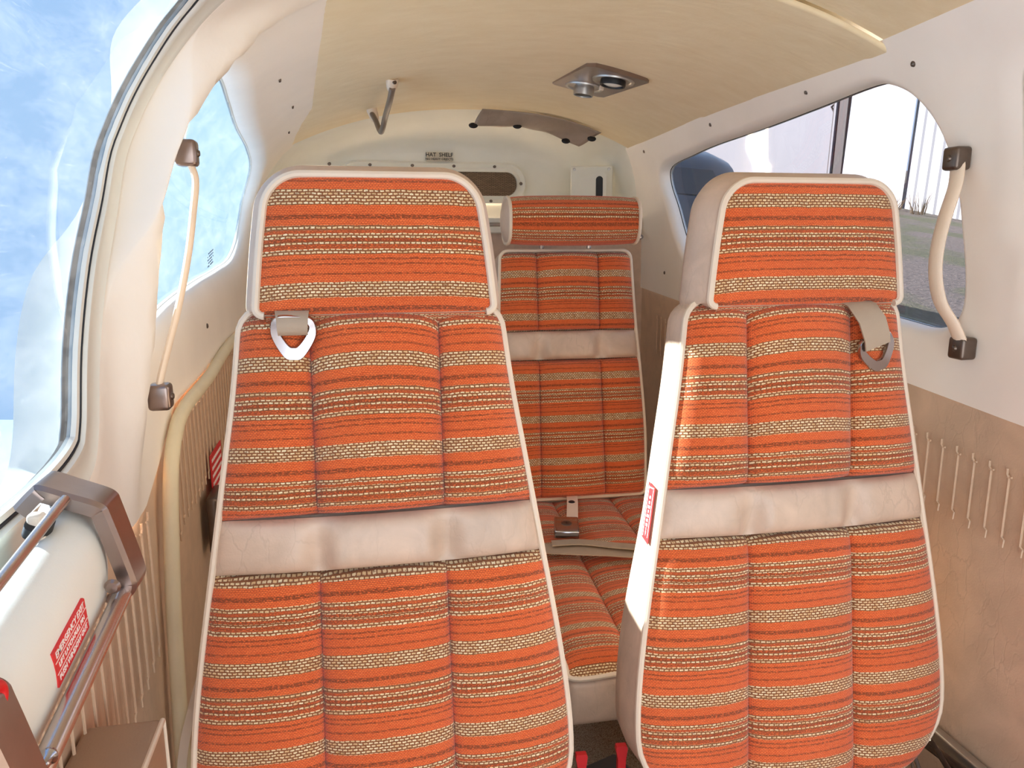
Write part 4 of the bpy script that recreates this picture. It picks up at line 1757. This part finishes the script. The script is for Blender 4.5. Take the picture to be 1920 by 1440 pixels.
def bracket(y0, dz):
    """bent metal strap running in an x-z plane, wide along y"""
    pts = crom([(-0.250, -0.198 + dz), (-0.238, -0.186 + dz), (-0.232, -0.183 + dz), (-0.215, -0.190 + dz), (-0.196, -0.198 + dz), (-0.189, -0.203 + dz), (-0.1865, -0.210 + dz), (-0.180, -0.236 + dz), (-0.174, -0.262 + dz), (-0.1735, -0.270 + dz), (-0.177, -0.277 + dz), (-0.190, -0.288 + dz)], 4, False)
    mb = MB()
    th = 0.012
    P = []
    n = len(pts)
    for i, p in enumerate(pts):
        t = (pts[min(i + 1, n - 1)] - pts[max(i - 1, 0)]).normalized()
        nn = Vector((t.y, -t.x))       # towards the wall / inside of the bend
        wv = 0.021 - 0.006 * (i / n)
        q = p + (-nn if False else nn) * 0
        a = Vector((p.x, y0 - wv, p.y))
        inn = Vector((t.y, 0, -t.x))
        e = 0.003
        P.append([Vector((p.x, y0 - wv + e, p.y)), Vector((p.x, y0 + wv - e, p.y)), Vector((p.x, y0 + wv, p.y)) + inn * e, Vector((p.x, y0 + wv, p.y)) + inn * th,
                  Vector((p.x, y0 - wv, p.y)) + inn * th, Vector((p.x, y0 - wv, p.y)) + inn * e])
    k = mb.grid(P, closed_v=True)
    mb.face([k + q for q in range(6)])
    e0 = k + (n - 1) * 6
    mb.face([e0 + q for q in range(6)][::-1])
    return mb


mb = bracket(0.612, 0.0)
b1_ = mb.build('bracket', 'pewter', r, angle=35)
mb = MB()
mb.lathe([(0.0, -0.003), (0.004, -0.0025), (0.006, 0.0)], 12, frame4((-0.186, 0.5835, -0.262), (1, 0, 0), (0, 0, 1)) @ Matrix.Rotation(math.pi, 4, 'X'))
mb.build('rivet', 'pewter', b1_)
mb = bracket(0.402, -0.034)
b2_ = mb.build('bracket', 'pewter', r, angle=35)
mb = MB()
mb.lathe([(0.0, 0.010), (0.004, 0.0095), (0.0055, 0.006), (0.0035, 0.003), (0.0035, -0.004)], 14, frame4((-0.180, 0.423, -0.292), (1, 0, 0), (0, 0, -1)))
mb.build('pin', 'chrome', b2_)
mb = MB()
mb.tube([(-0.2145, 0.592, -0.1945), (-0.2145, 0.30, -0.226)], 0.0038, 14)
mb.build('rod', 'rod', r)
mb = MB()
mb.tube([(-0.184, 0.600, -0.2745), (-0.184, 0.30, -0.318)], 0.0068, 14)
mb.build('rod', 'rod', r)

r = thing('latch_housing', 'white latch housing with red EMERGENCY EXIT placard on the left door', 'housing', (-0.24, 0.45, -0.27))
mb = MB()
P = []
prof = crom([(-0.266, -0.268), (-0.246, -0.228), (-0.226, -0.212), (-0.208, -0.224), (-0.2015, -0.245), (-0.2015, -0.270), (-0.206, -0.286), (-0.225, -0.293), (-0.268, -0.296)], 4, False)
for j in range(25):
    t = j / 24
    y = 0.16 + 0.475 * t
    dz = 0.15 * (y - 0.58)
    sc = 1.0 if t < 0.9 else math.sqrt(max(0.0, 1 - ((t - 0.9) / 0.1) ** 2)) * 0.35 + 0.65
    P.append([(-0.268 + (p.x + 0.268) * sc * 1.12, y, p.y + dz) for p in prof])
mb.grid(P)
e = len(mb.v) - len(prof)
mb.face([e + k for k in range(len(prof))])
mb.face([k for k in range(len(prof))][::-1])
mb.build('housing_shell', 'white', r, angle=45)
pm = frame4((-0.1928, 0.515, -0.2665), (0, 1, 0.15), (0.0, -0.15, 1))
if (pm.to_3x3() @ Vector((0, 0, 1))).x < 0:
    pm = pm @ Matrix.Rotation(math.pi, 4, 'Y')
mb = MB()
pw, ph = 0.0305, 0.0128
mb.prism([(-pw, -ph), (pw, -ph), (pw, ph - 0.002), (pw - 0.002, ph), (-pw, ph)], pm, -0.001, 0.0006)
pl_ = mb.build('placard', 'redplac', r, smooth=False)
pl_['label'] = 'red placard with white emergency exit lettering'
for ln, (tx, yy, sz) in enumerate((('EMERGENCY EXIT', 0.0083, 0.0068), ('LIFT LATCH-PULL PIN', 0.0, 0.0052), ('PUSH WINDOW OUT', -0.0082, 0.0056))):
    text_part('lettering', tx, sz, pm @ Matrix.Translation((0, yy, 0.0008)), 'ink', pl_, 0.00015, bold=0.00008)
mb = MB()
for yy in (0.0042, -0.0041):
    mb.box((-pw + 0.001, yy - 0.00025, 0.0005), (pw - 0.001, yy + 0.00025, 0.0009), 0, pm)
mb.build('placard_rule', 'ink', pl_, smooth=False)
mb = MB()
mb.prism([(0.012 * math.cos(a * math.pi / 12), 0.008 * math.sin(a * math.pi / 12)) for a in range(24)], frame4((-0.226, 0.572, -0.207), (0.4, 1, 0.1), (1, -0.2, -0.5)), -0.004, 0.004)
mb.build('socket', 'black', r)
mb = MB()
mb.box((-0.232, 0.566, -0.225), (-0.221, 0.576, -0.196), 0.003)
mb.build('tongue', 'piping', r)

r = thing('pull_pin', 'red ring-shaped pull pin at the left edge above the lower bracket', 'pull pin', (-0.196, 0.43, -0.23))
mb = MB()
ring_c = Vector((-0.190, 0.400, -0.238))
mb.tube([ring_c + Vector((0.0, 0.011 * math.cos(a * math.pi / 14), 0.008 * math.sin(a * math.pi / 14))) for a in range(28)], 0.0032, 10, closed=True)
mb.build('ring', 'red', r)
mb = MB()
mb.tube([ring_c + Vector((0, -0.012, 0)), ring_c + Vector((-0.01, -0.05, -0.005))], 0.003, 8)
mb.build('shaft', 'alu', r)

r = thing('armrest', 'tan padded armrest on the lower left door panel', 'armrest', (-0.235, 0.5, -0.52))
mb = MB()
mb.box((-0.272, 0.25, -0.56), (-0.200, 0.732, -0.470), 0.006)
mb.build('pad', 'armvinyl', r, angle=50)
mb = MB()
mb.tube([(-0.201, 0.26, -0.4725), (-0.201, 0.730, -0.4725), (-0.201, 0.732, -0.555)], 0.0028, 8)
mb.build('piping', 'piping', r)

# ---------------------------------------------------------------- bits low down
mb = MB()
ribbon(mb, crom([(-0.262, 0.985, -0.80), (-0.2525, 0.992, -0.70), (-0.238, 1.0, -0.64), (-0.222, 1.0, -0.59), (-0.20, 1.03, -0.52)], 5, False), 0.006)
tag(mb.build('belt_strap', 'piping', origin=(-0.24, 1.0, -0.66)), 'pale belt strap running down beside the left front seat', 'strap')

r = thing('belt_buckle', 'dark metal buckle hanging on the left wall behind the left seat', 'buckle', (-0.255, 1.385, -0.51))
mb = MB()
mb.box((-0.266, 1.34, -0.56), (-0.246, 1.42, -0.455), 0.006)
mb.build('buckle_body', 'dpewter', r)
mb = MB()
mb.box((-0.247, 1.355, -0.512), (-0.240, 1.41, -0.482), 0.003)
mb.box((-0.247, 1.355, -0.55), (-0.240, 1.40, -0.53), 0.003)
mb.build('buckle_tongue', 'chrome', r)
r = thing('wall_placard', 'red printed placard on the left wall behind the left seat', 'placard', (-0.27, 1.45, -0.43))
mb = MB()
wp = frame4((-0.2655, 1.463, -0.447), (0, 1, 0), (0, -0.12, 1))
mb.prism([(-0.055, -0.048), (0.055, -0.048), (0.055, 0.048), (-0.055, 0.048)], wp, -0.001, 0.001)
mb.build('plate', 'redplac', r, smooth=False)
mb = MB()
for k in range(6):
    zz = 0.036 - k * 0.0145
    x = -0.047
    while x < 0.042:
        ww = random.uniform(0.006, 0.016)
        mb.box((x, zz - 0.003, 0.0008), (min(0.047, x + ww), zz + 0.003, 0.0014), 0, wp)
        x += ww + 0.003
mb.build('print_lines', 'ink', r, smooth=False)

for k, (x, y, z, lab) in enumerate(((0.297, 0.953, -0.748, 'red lever tab beside the lower edge of the left front seat'), (0.358, 0.953, -0.743, 'red lever tab in front of the black box between the seats'))):
    mb = MB()
    mb.prism([(-0.006, -0.10), (0.006, -0.10), (0.0055, -0.04), (0.0062, -0.022), (0.009, -0.004), (0.0075, 0.0), (-0.0075, 0.0), (-0.0085, -0.006), (-0.0055, -0.02), (-0.006, -0.04)], frame4((x, y, z), (1, -0.1, 0), (0, 0.1, 1)), -0.005, 0.005)
    tag(mb.build('lever_tab', 'red', origin=(x, y, z - 0.1), smooth=False), lab, 'lever', 'red lever tabs')
r = thing('black_box', 'black plastic box on the carpet between the front seats', 'box', (0.36, 1.0, -1.0))
mb = MB()
bm4 = frame4((0.346, 1.0, -0.812), (1, 0.35, 0), (-0.3, 1, 0))
mb.box((-0.030, -0.045, -0.175), (0.034, 0.012, 0.004), 0.006, bm4)
mb.build('box_body', 'black', r, angle=50)

r = thing('seat_rails', 'grey metal seat rails low beside the right front seat', 'rails', (0.8, 0.85, -0.9))
for a, b, rad in (((0.812, 0.87, -0.745), (0.80, 0.72, -0.80), 0.006), ((0.828, 0.90, -0.77), (0.835, 0.74, -0.76), 0.009), ((0.79, 0.90, -0.74), (0.775, 0.80, -0.82), 0.0045), ((0.783, 0.89, -0.75), (0.765, 0.80, -0.83), 0.0035)):
    mb = MB()
    mb.tube([a, b], rad, 8, flat=0.5)
    mb.build('rail_bar', 'alu' if rad < 0.005 else 'dpewter', r)
mb = MB()
mb.box((0.74, 0.72, -1.0), (0.84, 0.92, -0.86), 0.01)
mb.build('rail_foot', 'black', r)

# ------------------------------------------------------------------ outside
GN = Vector((0.067, -0.15, 1.0)).normalized()
GX = Vector((1, 0, -0.067)).normalized()
GY = GN.cross(GX).normalized()
G0 = Vector((0, 0, -1.6))
GM = frame4(G0, GX, GY)


def gpt(x, y, h=0.0):
    """ground point under cabin x, y plus height h"""
    z = -1.6 - 0.067 * x + 0.15 * y
    return Vector((x, y, z)) + GN * h


mb = MB()
P = [[gpt(0.2 + 150 * i / 40, -80 + 180 * j / 40) for j in range(41)] for i in range(41)]
mb.grid(P)
struct(mb.build('ground_outside', 'ground'), 'gravel and patchy grass outside the window')


# hangar: long sheet-metal wall facing the aircraft
r = thing('hangar', 'white sheet-metal hangar seen through the right window', 'building', gpt(18.3, 30))
HU = Vector((0.02, -0.045, 1.0)).normalized()
hx = lambda y: 18.05 + 0.066 * (y - 20.9)


def hang(y0, y1, xoff, pitch, mat, name, hgt=7.5, depth=0.05):
    mb = MB()
    n = int((y1 - y0) / pitch) + 1
    P = []
    for i in range(n + 1):
        y = y0 + (y1 - y0) * i / n
        for dx, dy in ((0, 0.0), (depth, 0.12), (depth, 0.30), (0, 0.42)):
            yy = min(y1, y + dy * pitch)
            P.append([gpt(hx(yy) + xoff - dx * (1 if depth else 0), yy) + HU * h for h in (-0.1, hgt)])
    mb.grid(P)
    return mb.build(name, mat, r, smooth=False)


hang(-12, 23.4, 0.0, 0.55, 'metalwall', 'wall_sheet')
hang(23.4, 27.25, -0.10, 3.85, 'metalwall', 'wall_panel', depth=0.0)
hang(28.1, 70, 0.25, 5.0, 'metaldoor', 'door_sheet', depth=0.03)
mb = MB()
c = gpt(hx(27.7) + 0.05, 27.7)
HM = frame4(c, Vector((1, 0.066, 0)), Vector((0, 1, 0.045)))
mb.box((-0.25, -0.42, -0.1), (0.3, 0.42, 7.5), 0.02, HM)
mb.build('door_post', 'darkpost', r, smooth=False)
mb = MB()
mb.box((-0.34, 0.12, -0.1), (-0.2, 0.24, 7.5), 0.01, HM)
mb.build('post_flange', 'metaldoor', r, smooth=False)
mb = MB()
mb.tube([gpt(hx(28.4) - 0.2, 28.4, 3.6), gpt(hx(28.7) - 0.4, 28.7, 3.2), gpt(hx(28.4) - 0.2, 28.4, 2.8)], 0.05, 8)
mb.build('door_hook', 'darkpost', r)

# dry weeds along the hangar wall
for y, hh_, lab in ((21.15, 0.75, 'tall dry weed tuft at the foot of the hangar wall, nearest the grab strap'),
                    (22.35, 0.5, 'low dry weed tuft at the foot of the hangar wall, between two others'),
                    (23.45, 0.65, 'dry weed tuft at the foot of the hangar wall, nearest the right headrest')):
    mb = MB()
    b0 = gpt(hx(y) - 1.1, y)
    for q in range(22):
        a = random.uniform(0, 2 * math.pi)
        l = random.uniform(0.35, 1.0) * hh_
        e = random.uniform(0.1, 0.3)
        s0 = b0 + Vector((0.15 * math.cos(a) * random.random(), 0.3 * math.sin(a), 0))
        mb.tube([s0, s0 + Vector((e * 0.4 * math.cos(a), e * 0.4 * math.sin(a), l * 0.6)), s0 + Vector((e * math.cos(a), e * math.sin(a), l))], [0.014, 0.010, 0.003], 4)
    tag(mb.build('weed_tuft', 'drygrass', origin=tuple(b0)), lab, 'weeds', 'weeds along the hangar')

# dark car
cb_ = gpt(2.75, 8.3)
r = thing('parked_car', 'dark blue car with red tail light behind the right seat, outside the window', 'car', tuple(cb_))
cm = frame4(cb_, GX, GY)
mb = MB()
prof = crom([(-1.50, 0.35), (-1.56, 0.75), (-1.50, 1.02), (-1.32, 1.20), (-1.05, 1.44), (-0.3, 1.50), (0.8, 1.42), (1.5, 1.05), (2.4, 0.92), (2.55, 0.5), (2.4, 0.28), (0.5, 0.22), (-1.3, 0.24)], 4)
P = []
for k in range(9):
    u = -1 + 2 * k / 8
    ww = 0.84
    sc = 1 - 0.06 * abs(u) ** 4
    P.append([cm @ Vector((u * ww * (1 - 0.12 * max(0, (p.y - 0.9) / 0.6)), p.x * sc, 0.2 + (p.y - 0.2) * (1 - 0.05 * abs(u) ** 6))) for p in prof])
mb.grid(P, closed_v=True)
for k in (0, 8):
    mb.face([k * len(prof) + q for q in range(len(prof))][:: (1 if k else -1)])
mb.build('body', 'carblue', r, angle=40)
mb = MB()
mb.prism([(-0.56, 0.0), (0.56, 0.0), (0.48, 0.30), (-0.48, 0.30)], frame4(cm @ Vector((0, -1.44, 1.08)), GX, GY * 0.27 + GN * 0.28), 0.0, 0.02)
mb.build('rear_window', 'carglass', r, smooth=False)
for sx in (-1, 1):
    mb = MB()
    mb.box((sx * 0.66 - 0.07, -1.60, 0.72), (sx * 0.66 + 0.07, -1.46, 1.04), 0.02, cm)
    mb.build('tail_light', 'red', r)
    for yy in (-0.95, 1.75):
        mb = MB()
        mb.lathe([(0.0, -0.09), (0.2, -0.09), (0.32, -0.08), (0.335, 0.0), (0.32, 0.08), (0.2, 0.09), (0.0, 0.09)], 22, cm @ Matrix.Translation((sx * 0.76, yy, 0.335)) @ Matrix.Rotation(math.pi / 2, 4, 'Y'))
        mb.build('wheel', 'rubber', r)

# low wing outside the left windows
r = thing('aircraft_wing', 'white aircraft wing tinted with painted sky reflection, below the left windows', 'wing', (-2.5, 0.8, -0.75))
mb = MB()
P = []
for i in range(13):
    t = i / 12
    x = -0.42 - 5.2 * t
    le, te = -0.75 + 0.35 * t, 2.6 - 0.5 * t
    z = -0.62 + 0.42 * t
    row = []
    for j in range(21):
        a = 2 * math.pi * j / 20
        cx_ = 0.5 + 0.5 * math.cos(a)
        tk = 0.16 * (1 - 0.5 * t) * math.sin(a) * math.sqrt(max(0, 1 - cx_)) * 0.9
        row.append((x, le + (te - le) * cx_, z + tk))
    P.append(row)
mb.grid(P)
mb.build('wing_skin', 'wingpaint', r, angle=70)

for o in bpy.data.objects:
    if '_w' in o:
        del o['_w']
